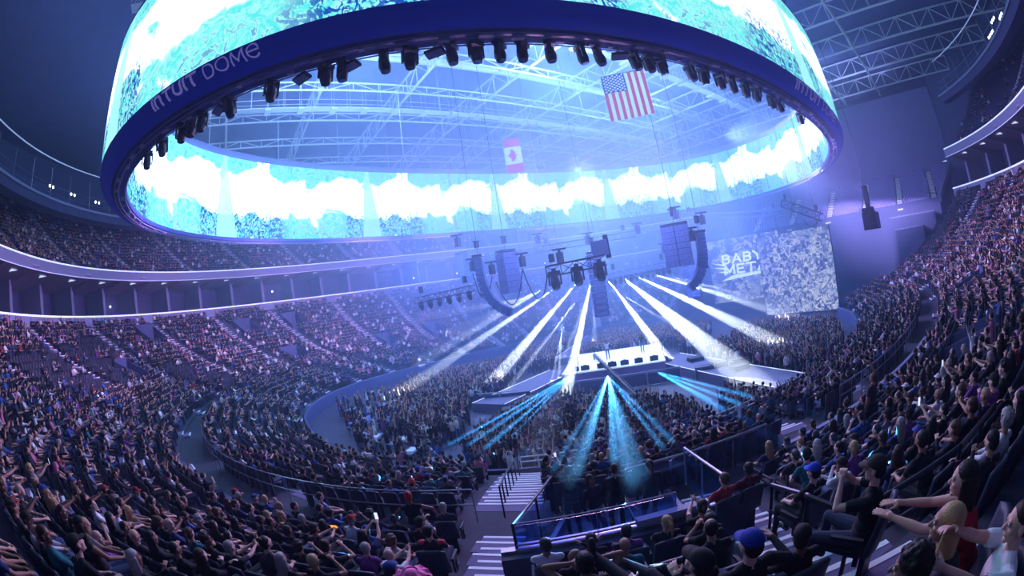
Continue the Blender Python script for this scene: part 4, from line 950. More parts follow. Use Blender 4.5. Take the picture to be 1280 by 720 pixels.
def hair_prims(style):
    P = []; I = np.eye(3)
    top = ('ell', V3(0, -.022, .052), (.079, .093, .080), I, 0); back = ('ell', V3(0, -.050, .0), (.074, .068, .085), I, 0)
    if style == 'short': P = [top, back]
    elif style == 'crop': P = [('ell', V3(0, -.024, .046), (.0765, .088, .080), I, 0), ('ell', V3(0, -.045, .01), (.072, .066, .07), I, 0)]
    elif style == 'curly':
        P = [('ell', V3(0, -.025, .060), (.095, .100, .090), I, 0), ('ell', V3(0, -.055, .01), (.092, .075, .085), I, 0)]
        rr = random.Random(3)
        for k in range(46):
            a = rr.uniform(0, 2*PI); b = rr.uniform(-.3, 1.4); v = V3(math.cos(a)*math.cos(b)*.092, math.sin(a)*math.cos(b)*.095, math.sin(b)*.09)
            if v[1] > .04 and v[2] < .05: continue
            P.append(('ell', v+V3(0, -.02, .05), (.022, .022, .022), I, 0))
    elif style in ('long', 'ponytail', 'bun', 'wavy'):
        P = [top, back]
        if style in ('long', 'wavy'):
            rr = random.Random(5)
            for k in range(13):
                a = PI*(.02+.96*k/12); x = math.cos(a)*.078; y = -math.sin(a)*.088-.005; am = .018 if style == 'wavy' else .0
                p0 = V3(x, y, .02); p1 = V3(x*1.08+rr.uniform(-am, am), y*1.12, -.10); p2 = V3(x*1.12+rr.uniform(-am, am), y*1.2, -.20-rr.uniform(0, .03)); p3 = V3(x*.95+rr.uniform(-am, am), y*1.25, -.29-rr.uniform(0, .05))
                P += [('cap', p0, .022, p1, .024, 0), ('cap', p1, .024, p2, .022, 0), ('cap', p2, .022, p3, .012, 0)]
            P.append(('ell', V3(0, -.085, -.10), (.07, .035, .13), I, 0))
        if style == 'ponytail': P += [('cap', V3(0, -.11, .06), .022, V3(0, -.16, .02), .028, 0), ('cap', V3(0, -.16, .02), .028, V3(0, -.165, -.12), .022, 0), ('cap', V3(0, -.165, -.12), .022, V3(0, -.15, -.22), .008, 0)]
        if style == 'bun': P += [('ell', V3(0, -.085, .125), (.042, .042, .038), I, 0)]
    return P
HAIRM = {}
def hair_mesh(style, voxel=.008):
    k = (style, voxel)
    if k not in HAIRM: me = prim_mesh(hair_prims(style), voxel, 'hair', 2); me.materials.clear(); me.materials.append(MT['hair']); me.polygons.foreach_set('use_smooth', np.ones(len(me.polygons), bool)); HAIRM[k] = me
    return HAIRM[k]
def cap_mesh():
    if 'cap' in HAIRM: return HAIRM['cap']
    V = []; F = []; nu, nv = 24, 8
    for j in range(nv+1):
        b = (PI/2)*j/nv*.98+.02
        for i in range(nu): a = 2*PI*i/nu; V.append((math.sin(b)*math.cos(a)*.086, math.sin(b)*math.sin(a)*.106-.018, math.cos(b)*.088+.050))
    F = [(j*nu+i, (j+1)*nu+i, (j+1)*nu+(i+1) % nu, j*nu+(i+1) % nu) for j in range(nv) for i in range(nu)]; n = len(V); k = 9
    for z in (.052, .045):
        for i in range(k): a = D2(25+130*i/(k-1)); V.append((math.cos(a)*.083, math.sin(a)*.103-.018, z+.002))
        for i in range(k): a = D2(25+130*i/(k-1)); V.append((math.cos(a)*.082, math.sin(a)*.09+.045+.035*math.sin(a), z-.012))
    for b in (0, 2*k): F += [(n+b+i, n+b+i+1, n+b+k+i+1, n+b+k+i) for i in range(k-1)]
    F += [(n+k+i, n+k+i+1, n+3*k+i+1, n+3*k+i) for i in range(k-1)]
    me = bpy.data.meshes.new('cap'); me.from_pydata(V, [], F); me.materials.append(MT['capm']); me.polygons.foreach_set('use_smooth', [True]*len(F)); HAIRM['cap'] = me; return me
def glasses_mesh():
    w = MB()
    for s in (-1, 1):
        P = [(s*.033+math.cos(a)*.024, .098, .010+math.sin(a)*.019) for a in np.linspace(0, 2*PI, 13)]; w.path(P, .0025, 4); w.tube((s*.057, .096, .014), (s*.078, .0, .012), .002, .002, 4)
    w.tube((-.01, .1, .014), (.01, .1, .014), .002, .002, 4)
    me = bpy.data.meshes.new('glasses'); me.from_pydata(w.v, [], w.f); me.materials.append(MT['blackbox']); return me
HAIRC = {'black': (.010, .008, .010), 'dark brown': (.03, .016, .012), 'brown': (.09, .045, .03), 'blond': (.42, .28, .14), 'grey': (.32, .30, .32), 'red dyed': (.45, .02, .03), 'pink dyed': (.70, .12, .35)}
def head_child(name, me, body, hc, HR, color=None):
    o = bpy.data.objects.new(name, me); COL.objects.link(o); o.parent = body; M4 = Matrix.Identity(4)
    for i in range(3):
        for j in range(3): M4[i][j] = HR[i][j]
        M4[i][3] = hc[i]
    o.matrix_local = M4
    if color is not None: o.color = (*color, 1)
    return o
def eyes(body, hc, HR):
    for s in (-1, 1):
        w = MB(); w.ball((s*.030, .0795, .012), .0125, 12, 8); w.ball((s*.030, .0885, .012), .0058, 10, 6, m=1); o = w.build('eye', [MT['eyew'], MT['blackbox']], smooth=True); head_child('eye', o.data, body, hc, HR); bpy.data.objects.remove(o)
POSES = {
 'hands in lap': dict(yaw=.15), 'head turned aside': dict(yaw=-.6, lean=-.15, sleeve='long'), 'clapping': dict(LH=V3(-.035, .34, 1.02), RH=V3(.035, .34, 1.02), curl=.15, palmL=(1, 0, 0), palmR=(-1, 0, 0), sleeve='short'),
 'hand at the mouth': dict(RH=V3(.07, .12, 1.08), lean=-.08, yaw=.3, curl=1.), 'arms crossed': dict(LH=V3(.10, .17, .93), RH=V3(-.10, .20, .90), sleeve='long'),
 'holding up a phone': dict(LH=V3(-.05, .36, 1.22), RH=V3(.05, .36, 1.22), curl=.9, yaw=0.), 'one fist raised': dict(RH=V3(.26, .12, 1.66), curl=1.3, lean=.02, pitch=.15),
 'leaning forward': dict(lean=.38, LH=V3(-.12, .38, .66), RH=V3(.10, .40, .66), yaw=-.15, pitch=.25), 'leaning back': dict(lean=-.28, yaw=.25, sexf=True, pitch=-.1, sleeve='none'), 'chin resting on hand': dict(LH=V3(-.06, .17, 1.02), lean=.08, sexf=True, yaw=-.3, curl=.9),
 'standing relaxed': dict(kind='stand', lean=.0, yaw=.1), 'standing with arms up': dict(kind='stand', lean=-.04, LH=V3(-.3, .12, 1.9), RH=V3(.28, .1, 1.92), curl=.2), 'standing and clapping': dict(kind='stand', lean=.04, LH=V3(-.04, .36, 1.3), RH=V3(.04, .36, 1.3), curl=.15, palmL=(1, 0, 0), palmR=(-1, 0, 0), sexf=True)}
# ------------------------------------------------------------------ every seat and every spectator place
def row_places(tc, z, th_a, th_b, sp, da=None):
    """places along a row: (x, y, z, yaw, theta)"""
    ths = np.arange(th_a, th_b, .05); r = np.radians(ths)
    if da is None: a, b = AB(tc)
    else: a, b = AB(1); a += da; b += da
    c, s = np.cos(r), np.sin(r); R = ((np.abs(c)/a)**NE+(np.abs(s)/b)**NE)**(-1/NE); x, y = R*c, R*s
    L = np.concatenate([[0], np.cumsum(np.hypot(np.diff(x), np.diff(y)))]); n = int(L[-1]/sp); q = (np.arange(n)+.5)*sp
    X = np.interp(q, L, x); Y = np.interp(q, L, y); T = np.interp(q, L, ths)
    gx = np.sign(X)*np.abs(X)**(NE-1)/a**NE; gy = np.sign(Y)*np.abs(Y)**(NE-1)/b**NE; yaw = np.arctan2(-gy, -gx)-PI/2
    return np.stack([X, Y, np.full(n, z), yaw, T], 1)
PL = []   # x y z yaw theta t zone
for k, (t0, t1, z) in enumerate(ROWS):
    if k == 7: continue
    A = row_places(t0+(t1-t0)*.62, z, TH0+.6, TH1-.6, .56); tm = (t0+t1)/2
    keep = np.ones(len(A), bool)
    for a in AISLES:
        if a[3] <= tm <= a[4]+.01: keep &= np.abs(np.radians(A[:, 4]-aisle_th(a, tm)))*np.hypot(A[:, 0], A[:, 1]) > a[2]/2+.30
    for (h0, h1, c0, c1) in [VOM]+PORT:
        if c0-.02 < tm < c1+.01: keep &= ~((A[:, 4] > h0-.9) & (A[:, 4] < h1+.9))
    A = A[keep]; PL.append(np.column_stack([A, np.full(len(A), tm), np.zeros(len(A))]))
for k, (d0, d1, z) in enumerate(UROWS):
    if k == 0: continue
    A = row_places(1, z, TH0+.6, TH1-.6, .56, da=(d0+d1)/2+.1); keep = np.ones(len(A), bool)
    for h in UA: keep &= np.abs(np.radians(A[:, 4]-h))*np.hypot(A[:, 0], A[:, 1]) > .85
    A = A[keep]; PL.append(np.column_stack([A, np.full(len(A), k), np.ones(len(A))]))
for k, (x0, z) in enumerate(EROWS):
    y = np.arange(-34.5-(k*.3), 33, .56); keep = np.ones(len(y), bool)
    for yy_ in (-33.5, -26.5, -19.5, -12, -4, 4): keep &= np.abs(y-yy_) > .8
    y = y[keep]; n = len(y); PL.append(np.column_stack([np.full(n, x0+.5), y, np.full(n, z), np.full(n, PI/2), np.full(n, -1), np.full(n, k), np.full(n, 2)]))
PL = np.concatenate(PL)
pp, dd = project(PL[:, :3]+[0, 0, .7]); cz = np.array([0, 0, 1])
fwd = (PL[:, :3]+[0, 0, .7]-CAMP)@CF
INV = (pp[:, 0] > -12) & (pp[:, 0] < 1292) & (pp[:, 1] > -12) & (pp[:, 1] < 735) & (fwd > -.2*dd)
hdist = np.hypot(PL[:, 0]-CAMP[0], PL[:, 1]-CAMP[1])
def inpoly(P, poly):
    x, y = P[:, 0], P[:, 1]; c = np.zeros(len(x), bool); n = len(poly)
    for i in range(n):
        x1, y1 = poly[i]; x2, y2 = poly[(i+1) % n]
        if y1 == y2: continue
        m = ((y1 > y) != (y2 > y)) & (x < (x2-x1)*(y-y1)/(y2-y1)+x1); c ^= m
    return c
# places left empty in the photograph
EMPTY = [[(8, 445), (80, 432), (150, 452), (165, 478), (110, 500), (40, 470), (10, 465)], [(205, 452), (300, 470), (290, 495), (215, 475)], [(95, 420), (150, 425), (160, 445), (100, 440)]]
occ = RNG.random(len(PL))
zone = PL[:, 6]
P_occ = np.where(zone == 0, .955, np.where(zone == 1, .80, .0))
for poly in EMPTY: P_occ[inpoly(pp, poly) & (zone == 0)] = .12
P_occ[(zone == 1) & (PL[:, 5] > 12)] = .35; P_occ[(zone == 1) & (PL[:, 4] < 75)] *= .55; P_occ[(zone == 1) & (PL[:, 4] > 285)] = .1
P_occ[(zone == 0) & (PL[:, 4] > 312) & (PL[:, 5] > .45)] = .1; P_occ[(zone == 0) & (PL[:, 4] > 305) & (PL[:, 5] > .75)] = .2
OCC = occ < P_occ
SPECIAL = []      # (x, y) of the individually posed people, filled below
# ------------------------------------------------------------------ railings, walls and signs around the near seats
MT["hletter2"] = mat("sign_lettering", (.35, .4, .8), .6)
def onb(px, off=0.): return onbowl(px, off)
def railing(pts, h, lab, posts=True, mm='rail', glass=False, r=.028, bars=(1.,), group=None, every=1.5):
    """pts: foot points; one railing thing with rail, posts and glass"""
    pts = [np.array(p, float) for p in pts]; O_ = pts[0].copy(); e = empty('railing', O_); tag(e, lab, 'railing', group); up = V3(0, 0, h)
    for b in bars: w = MB(); w.path([p-O_+up*b for p in pts], r, 8); w.build('rail', MT[mm], e)
    if posts:
        for a, b in zip(pts[:-1], pts[1:]):
            L = np.linalg.norm(b-a); n = max(1, int(round(L/every)))
            for k in range(n): p = a+(b-a)*k/n; w = MB(); w.tube(p-O_, p-O_+up, r*.8, r*.8, 6); w.build('post', MT[mm], e)
        w = MB(); w.tube(pts[-1]-O_, pts[-1]-O_+up, r*.8, r*.8, 6); w.build('post', MT[mm], e)
    if glass:
        for a, b in zip(pts[:-1], pts[1:]):
            w = MB(); d = b-a; nn = V3(-d[1], d[0], 0); nn = nn/np.linalg.norm(nn)*.012; w.prism([a-O_+up*.08, b-O_+up*.08, b-O_+up*.9, a-O_+up*.9], nn); w.build('glass_panel', MT['glass'], e)
    return e
def ring_pts(t, z, a, b, st=1.5): return [V3(*bp(t, D2(h)), z) for h in np.arange(a, b+.01, st)]
railing(ring_pts(.262, ZW, 186, 219), 1.0, 'long thin steel railing along the walkway through the left seats', bars=(1., .55), r=.022, every=3)
railing(ring_pts(.262, ZW, 239, 262), 1.0, 'thin steel railing along the walkway through the right seats', bars=(1., .6), r=.025, every=3)
railing(ring_pts(-.006, 1.25, 217, 247), .55, 'pale double railing on top of the wall at the edge of the event floor', bars=(1., .6), r=.035, mm='nosing', every=3)
for (a, b, h_) in ((239, 252, 1.0), (232, 238, .9), (196, 214, .55)):
    w = MB(); P = ring_pts(.318, ZW, a, b, 1.); Q = ring_pts(.324, ZW, a, b, 1.); up = V3(0, 0, h_)
    w.strip([p for p in P], [p+up for p in P]); w.strip([p+up for p in P], [p+up for p in Q], 1 if a != 196 else 0); w.strip([p+up for p in Q], [p for p in Q]); structure(w.build('wall_walkway', [MT['darkwall'], MT['fascia']]))
MT["vomwall"] = mat("vomitory_wall", (.05, .045, .10), .7, noise=.15)
# the vomitory straight ahead: end wall with steel cap, glass sides, handrails
zT = zrow(.43)+.24
qL = V3(*bp(.427, D2(VOM[0])), zT); qR = V3(*bp(.427, D2(VOM[1]+.4)), zT); fL = V3(*bp(.30, D2(VOM[0])), ZW+.55); fR = V3(*bp(.30, D2(VOM[1]+.4)), ZW+.55)
w = MB(); dd_ = (qR-qL)/np.linalg.norm(qR-qL); nn = np.cross(dd_, [0, 0, 1]); nn = nn if np.dot(nn[:2], (CAMP-qL)[:2]) > 0 else -nn
w.prism([qL-dd_*.25-[0, 0, 1.4], qR+dd_*.3-[0, 0, 1.4], qR+dd_*.3+[0, 0, .42], qL-dd_*.25+[0, 0, .42]], nn*.28); structure(w.build('wall_vomitory_end', MT['vomwall'] if 'vomwall' in MT else MT['darkwall']))
w = MB(); w.prism([qL-dd_*.25+[0, 0, .42]-nn*.04, qR+dd_*.3+[0, 0, .42]-nn*.04, qR+dd_*.3+[0, 0, .42]+nn*.10, qL-dd_*.25+[0, 0, .42]+nn*.10], (0, 0, .05)); w.prism([qL+[0, 0, .50]-nn*.02, qR+[0, 0, .50]-nn*.02, qR+[0, 0, .50]+nn*.03, qL+[0, 0, .50]+nn*.03], (0, 0, .04)); structure(w.build('trim_7', MT['rail']))
w = MB(); w.prism([qL+dd_*1.9+[0, 0, .50], qL+dd_*3.0+[0, 0, .50], qL+dd_*3.0+[0, 0, .50]+nn*.16, qL+dd_*1.9+[0, 0, .50]+nn*.16], (0, 0, .12)); tag(w.build('cable_cover', MT['fascia']), 'pale tube lying on top of the wall in front of the reclining person', 'tube')
railing([qL+[0, 0, -.1], fL], 1.0, 'black sided glass railing along the left side of the stair opening', glass=True, bars=(1.,), mm='blackrail', r=.03)
railing([qR+[0, 0, -.1], fR], 1.0, 'steel and glass railing along the right side of the stair opening', glass=True, bars=(1., ), mm='rail', r=.03)
railing([qL+nn*-.05+[0, 0, .45], qL+dd_*2.6+[0, 0, .45]], .45, 'low glass panel on the wall left of the reclining person', glass=True, mm='rail', r=.012, every=1.3)
c = onb((830, 655), 0); c[2] = ZW
railing([V3(*bp(.262, D2(225.3)), ZW), V3(*bp(.262, D2(228.5)), ZW), V3(*bp(.262, D2(232.5)), ZW)], .95, 'thick steel railing with glass at the walkway behind the wheelchair places', glass=True, bars=(1.,), r=.035)
railing([V3(*bp(.30, D2(225.0)), ZW), V3(*bp(.41, D2(225.6)), ZW)], .95, 'thin black railing crossing the blue opening floor', bars=(1.,), mm='blackrail', r=.02)
# stairs in the lower block, black hand rails
for s, n_ in ((0.0, 'middle'),):
    P = [V3(*bp(t, D2(aisle_th(AISLES[24], t)+s)), zrow(t)) for t in (.02, .06, .10, .14, .18, .22, .255)]
    railing(P, .95, 'short black handrail with close posts down the middle of the lower stairs', mm='blackrail', r=.03, every=.8)
# black handrail at the right aisle, close to the lens
def hr_px(pxs, off): return [onb(p, off) for p in pxs]
A0 = V3(*bp(.50, D2(228.35)), zrow(.50)); 
P = [V3(*bp(t, D2(228.2)), zrow(t)) for t in (.47, .515)]
railing(P, 1.0, 'square black steel handrail hoop standing in the right stairs', mm='blackrail', r=.035, bars=(1., .55), every=.9)
P = [V3(*bp(t, D2(h)), zrow(t)) for t, h in ((.535, 227.7), (.56, 228.0), (.585, 229.6), (.57, 232.6))]
railing(P, 1.0, 'long black handrail turning from the right stairs along a row of seats', mm='blackrail', r=.035, bars=(1., .6), every=1.2)
a_ = onb((4, 590)); b_ = onb((30, 650)); c_ = onb((62, 719)); w = MB(); o3 = V3(0, 0, .5)
w.prism([a_+o3*.2, b_+o3*.2, c_+o3*.2, c_+o3*.2-[.45, 0, 0], b_+o3*.2-[.45, 0, 0], a_+o3*.2-[.45, 0, 0]], (0, 0, .3)); structure(w.build('wall_left_ledge', MT['stepb2'] if 'stepb2' in MT else MT['fascia']))
# INTUIT DOME signs on the barrier
for px in ((757, 569), (796, 551), (833, 535)):
    p = onb(px, .3); t = tpar(p[0], p[1]); th = math.atan2(p[1], p[0]); P_ = V3(*bp(.0, th), 1.35); tg = bp(0, th-.01)-bp(0, th+.01); X = V3(*tg, 0); X /= np.linalg.norm(X); X = -X if np.dot(X, CR) < 0 else X
    e = empty('arena_sign', P_); tag(e, 'dark sign reading INTUIT DOME on the floor edge railing, %s' % {757: 'leftmost of three', 796: 'middle of three', 833: 'rightmost of three'}[px[0]], 'sign'); e.rotation_euler[2] = math.atan2(X[1], X[0])
    w = MB(); w.box((0, 0, .35), (1.9, .04, .8)); w.build('panel', MT['darkwall'], e); w = MB()
    for txt, y in (('InTUIT', .42), ('DOMe', .08)):
        LS = letters(txt, True); tot = sum(l[2] for l in LS); x = -tot*.13
        for V, F, adv in LS: w.add([((x+v[0]*.26), -.03, y+v[1]*.26) for v in V], F); x += adv*.26
    w.build('lettering', MT['hletter2'], e)
# ------------------------------------------------------------------ individually posed people near the lens
TAKEN = []; SIT = []
def place_special(px, lab, hair, hc_col, top, off=1.22, yaw=0., pos=None, phone=None, capc=None, glass=False, d0=1.7, voxel=.006, sc=1., **kw):
    p = onbowl(px, off, d0) if pos is None else np.array(pos, float)
    x, y = p[0], p[1]; snap = None
    if pos is None:
        dq = np.hypot(PL[:, 0]-x, PL[:, 1]-y); dq[TAKEN] = 9; q_ = int(np.argmin(dq))
        if dq[q_] < .34: snap = q_; TAKEN.append(q_); x, y = PL[q_, 0], PL[q_, 1]
    t = tpar(x, y); z = zrow(t) if kw.get('z') is None else kw['z']; kw.pop('z', None); a, b = AB(t)
    gx = np.sign(x)*abs(x)**(NE-1)/a**NE; gy = np.sign(y)*abs(y)**(NE-1)/b**NE; yw = math.atan2(-gy, -gx)-PI/2+yaw
    me, hc, HR = make_body(voxel, **kw)
    o = bpy.data.objects.new('person', me); COL.objects.link(o); tag(o, lab, 'person'); o.color = (*top, 1)
    f = V3(-math.sin(yw), math.cos(yw), 0); hw = Rz(yw)@hc*sc
    if snap is not None: hw = hw*0
    o.location = (x-hw[0], y-hw[1], z if snap is None else PL[snap, 2]); o.rotation_euler = (0, 0, yw); o.scale = (sc,)*3
    if hair != 'bald': head_child('hair', hair_mesh(hair, .006), o, hc, HR, HAIRC[hc_col])
    if capc is not None: head_child('cap', cap_mesh(), o, hc, HR, capc)
    if glass: head_child('glasses', glasses_mesh(), o, hc, HR)
    eyes(o, hc, HR)
    SPECIAL.append((x, y, o.location[0], o.location[1])); SIT.append((o, kw.get('kind', 'sit') == 'sit' and snap is None)); return o, hc, HR, yw
BLK = (.012, .013, .022); NAVY = (.02, .04, .16)
S1 = place_special((731, 704), 'person from behind with black hair holding both hands to the head, bottom centre', 'short', 'black', BLK, LH=V3(-.12, -.06, 1.16), RH=V3(.12, -.06, 1.16), poleL=(-1, .5, -.2), poleR=(1, .5, -.2), sleeve='none', curl=.9, lean=-.05)
S2 = place_special((874, 694), 'person in a black cap leaning far back with one shoe up on the wall', 'short', 'black', BLK, lean=-.45, feet=[(-.22, .98, .86), (.10, .78, .55)], LH=V3(-.16, .34, .74), RH=V3(.12, .25, .75), capc=(.01, .012, .02), pitch=.3, sleeve='long', yaw=.35)
S3 = place_special((938, 682), 'person in a shiny blue cap and black jacket seated below the right stairs', 'short', 'black', BLK, capc=(.01, .03, .30), sleeve='long', LH=V3(-.45, .05, .98), RH=V3(.45, .10, .9), yaw=.1, w=1.1)
S4 = place_special((1017, 590), 'person in a royal blue cap and dark lettered jersey beside the right stairs', 'short', 'black', (.012, .012, .03), capc=(.01, .05, .50), sleeve='short', yaw=.1)
S5 = place_special((1094, 584), 'man in a black cap and black shirt lifting a hand to his mouth, wearing jeans', 'short', 'black', BLK, capc=(.02, .02, .02), RH=V3(.05, .15, 1.10), LH=V3(-.11, .14, 1.12), poleL=(-1., .6, -1), lean=-.05, curl=1., knees=.2, glass=True, yaw=.45, w=1.12, voxel=.006)
S6 = place_special((1206, 592), 'woman with long black hair and red top reaching both bare arms forward', 'long', 'black', (.40, .02, .04), lean=.30, LH=V3(-.12, .62, .96), RH=V3(.14, .60, .90), sleeve='none', curl=.12, sexf=True, palmL=(0, .1, -1), palmR=(0, .1, -1), yaw=.45, knees=.12)
S7 = place_special((1184, 652), 'person with long wavy blond hair leaning forward below the woman in red', 'wavy', 'blond', (.03, .03, .05), lean=.25, yaw=.5, sexf=True, sleeve='long', pitch=.1)
S8 = place_special((1128, 672), 'person with big dark hair and clasped hands beside a folded lavender jacket', 'curly', 'black', (.015, .015, .025), lean=.30, LH=V3(-.03, .62, .78), RH=V3(.03, .62, .79), sleeve='long', curl=1., yaw=.5, sexf=True)
S9 = place_special((1268, 672), 'person in a white shirt with red print raising an arm at the bottom right corner', 'short', 'dark brown', (.72, .78, .86), RH=V3(-.10, .42, 1.3), LH=V3(-.3, .35, 1.2), poleR=(1, 0, -1), yaw=.6, w=1.1, d0=2.3)
zw = ZW
S10 = place_special(None, 'woman standing with her back turned in a black strappy top and red tied hair', 'bun', 'red dyed', (.01, .01, .015), pos=onbowl((511, 622), 1.6, 7.), kind='stand', LH=V3(-.42, .22, 1.02), RH=V3(.42, .22, 1.05), poleL=(-1, 0, 0), poleR=(1, 0, 0), sleeve='none', sexf=True, z=None, yaw=.2)
S11 = place_special((512, 714), 'person in a big ruffled pink hat, cut off by the bottom edge', 'short', 'pink dyed', (.05, .03, .08), yaw=0.)
S12 = place_special((508, 690), 'person in a navy cap and navy jersey behind the pink hat', 'short', 'black', NAVY, capc=(.01, .03, .18), sleeve='long', w=1.15)
S13 = place_special((535, 664), 'dark haired person in a black top with red shoulders beside the left stairs', 'short', 'black', (.02, .02, .04))
S14 = place_special(None, 'man in a dark brimmed hat standing on the lower stairs', 'short', 'black', (.01, .012, .03), pos=onbowl((711, 595), 1.55, 7.), kind='stand', LH=V3(-.45, .1, 1.2), sleeve='long', yaw=2.9)
S15 = place_special(None, 'slim dark clothed person standing beside the man in the brimmed hat', 'long', 'dark brown', (.02, .02, .05), pos=onbowl((738, 601), 1.5, 7.), kind='stand', sleeve='long', yaw=-2.6, sc=.94, sexf=True)
S16 = place_special((140, 628), 'person in a bright white shirt bent forward in the left seats', 'short', 'black', (.75, .72, .85), lean=.55, LH=V3(-.1, .55, .7), RH=V3(.1, .55, .7), w=1.1)
S17 = place_special((101, 655), 'person with long black hair and one bare shoulder in the lower left seats', 'long', 'black', (.02, .02, .03), sleeve='none', sexf=True, yaw=-.3)
S18 = place_special((266, 640), 'person with white grey hair watching from the left seats', 'curly', 'grey', (.03, .03, .05), yaw=.2)
S19 = place_special((392, 660), 'person holding a glowing orange phone in the left seats', 'short', 'dark brown', (.03, .03, .05), LH=V3(-.04, .34, .92), RH=V3(.04, .34, .92), curl=.9, pitch=-.3)
S20 = place_special((554, 634), 'person with pale white hair in the block left of the glass railing', 'short', 'grey', (.03, .03, .06))
S21 = place_special(None, 'person standing with one bare arm stretched up in the right seats', 'short', 'brown', (.05, .03, .05), pos=onbowl((1091, 474), 1.6, 7.), kind='stand', RH=V3(.12, .1, 2.05), curl=.3)
S22 = place_special((515, 603), 'person in a bright orange knitted cap on the walkway left of the stairs', 'short', 'black', (.04, .04, .08))
S23 = place_special((905, 598), 'person in a red patterned jersey seated beside the blue stair opening', 'short', 'brown', (.38, .03, .05), yaw=.1)
S24 = place_special((935, 585), 'second person in a dark red jersey right of the red patterned one', 'short', 'black', (.10, .02, .04))
S25 = place_special(None, 'person in a dark coat standing at the walkway glass behind the stair opening', 'short', 'black', BLK, pos=onbowl((768, 590), 1.55, 7.), kind='stand', sleeve='long')
S26 = place_special(None, 'second dark clothed person standing at the walkway glass in the blue light', 'ponytail', 'black', (.02, .03, .06), pos=onbowl((812, 588), 1.5, 7.), kind='stand', sleeve='long')
S27 = place_special((988, 545), 'person with a shaved pale head seated in the middle of the right block', 'bald', 'black', BLK)
S28 = place_special((400, 620), 'person in a pale blue shirt sitting sideways in the left seats', 'short', 'dark brown', (.20, .26, .50), yaw=-.5)
S29 = place_special((200, 655), 'bald person resting in a dark top in the lower left seats', 'bald', 'black', (.03, .03, .05), lean=-.3)
def rag(parent_spec, fn): pass
# hat, knitted cap, lettering and print on the specials
def hat(spec, col):
    o, hc, HR, yw = spec; w = MB(); n = 20
    V = []; 
    for (r_, z_) in ((.17, .045), (.17, .05), (.095, .055), (.088, .14), (.05, .155), (.0, .15)):
        for i in range(n): a = 2*PI*i/n; V.append((math.cos(a)*r_, math.sin(a)*r_*1.1-.01, z_))
    F = [(j*n+i, j*n+(i+1) % n, (j+1)*n+(i+1) % n, (j+1)*n+i) for j in range(5) for i in range(n)]; w.add(V, F); t = w.build('hat', MT['capm'], smooth=True); head_child('hat', t.data, o, hc, HR, col); bpy.data.objects.remove(t)
hat(S14, (.01, .012, .02))
def beanie(spec, col):
    o, hc, HR, yw = spec; w = MB(); w.ball((0, -.02, .06), .1, 16, 10, sc=(.92, 1.08, .95)); w.ball((0, -.02, .165), .03, 10, 6); t = w.build('knitted_cap', MT['capm'], smooth=True); head_child('knitted_cap', t.data, o, hc, HR, col); bpy.data.objects.remove(t)
beanie(S22, (.85, .10, .05))
def ruffle(spec, col):
    o, hc, HR, yw = spec; o.scale = (.9,)*3; w = MB(); n = 72; V = []
    for j, (r_, z_, am) in enumerate(((.08, .13, 0), (.12, .10, .004), (.17, .075, .02), (.20, .06, .035))):
        for i in range(n): a = 2*PI*i/n; V.append((math.cos(a)*(r_+am*.4*math.sin(a*9)), math.sin(a)*(r_+am*.4*math.sin(a*9))-.01, z_+am*math.sin(a*9+j)))
    w.add(V, [(j*n+i, j*n+(i+1) % n, (j+1)*n+(i+1) % n, (j+1)*n+i) for j in range(3) for i in range(n)]); w.ball((0, -.01, .09), .085, 16, 8, sc=(1, 1, .6)); t = w.build('ruffled_hat', MT['capm'], smooth=True); head_child('ruffled_hat', t.data, o, hc, HR, col); bpy.data.objects.remove(t)
ruffle(S11, (.85, .16, .45))
def back_text(spec, rows, m, z0=1.0, y=-.31, sc_=.09, name='lettering', lean=-.12):
    o = spec[0]; w = MB()
    for txt, z, s in rows:
        LS = letters(txt, True); tot = sum(l[2] for l in LS)-.1; x = -tot*s/2
        for V, F, adv in LS:
            for dz in (0,): w.add([((x+v[0]*s), y-.0-(z+v[1]*s-.9)*.10, z+v[1]*s) for v in V], F)
            x += adv*s
    t = w.build(name, m, o); return t
back_text(S4, (('BABY', .96, .045), ('1', .74, .14)), MT['white'], y=-.295)
MT['redprint'] = mat('red_print', (.5, .03, .06), .8)
w = MB()
for k in range(9):
    a = -.12+.03*k; w.add([(a, -.31, .78+.06*math.sin(k*1.9)), (a+.024, -.315, .80+.06*math.cos(k)), (a+.02, -.315, .88+.05*math.sin(k)), (a-.005, -.31, .86)], [(0, 1, 2, 3)])
w.build('print', MT['redprint'], S9[0])
for s in (-1, 1): w = MB(); w.ball((s*.155, -.19, .99), .075, 14, 8, sc=(1.1, .85, .6)); o = w.build('shoulder_panel', MT['redprint'], S13[0], smooth=True); o['label'] = 'red shoulder panel'
# things held or lying around
e = empty('phone', S19[0].matrix_basis@Vector((0, .41, .95))); tag(e, 'phone glowing orange held up in the left seats', 'phone'); e.rotation_euler[2] = S19[3]
w = MB(); w.box((0, 0, 0), (.15, .012, .08), Z=(0, -.5, 1)); w.build('body', MT['blackbox'], e); w = MB(); w.box((0, -.009, -.002), (.14, .004, .07), Z=(0, -.5, 1)); w.build('screen', mat('orange_screen', (1, .3, .1), .5, emit=((1, .22, .06), 2.5)), e)
p = S8[0].matrix_basis@Vector((-.28, .30, .55)); w = MB(); w.ball((0, 0, 0), 1, 28, 16, sc=(.30, .24, .13)); rr = np.random.default_rng(2)
w.v = [(v[0]+.02*math.sin(v[1]*30+v[2]*22), v[1]+.015*math.sin(v[0]*28), v[2]+.03*math.sin(v[0]*19+v[1]*23)) for v in w.v]; o = w.build('folded_jacket', mat('lavender_denim', (.40, .36, .62), .9, noise=.2, nscale=20), smooth=True); o.location = p; tag(o, 'crumpled lavender jacket lying beside the person with clasped hands', 'jacket')
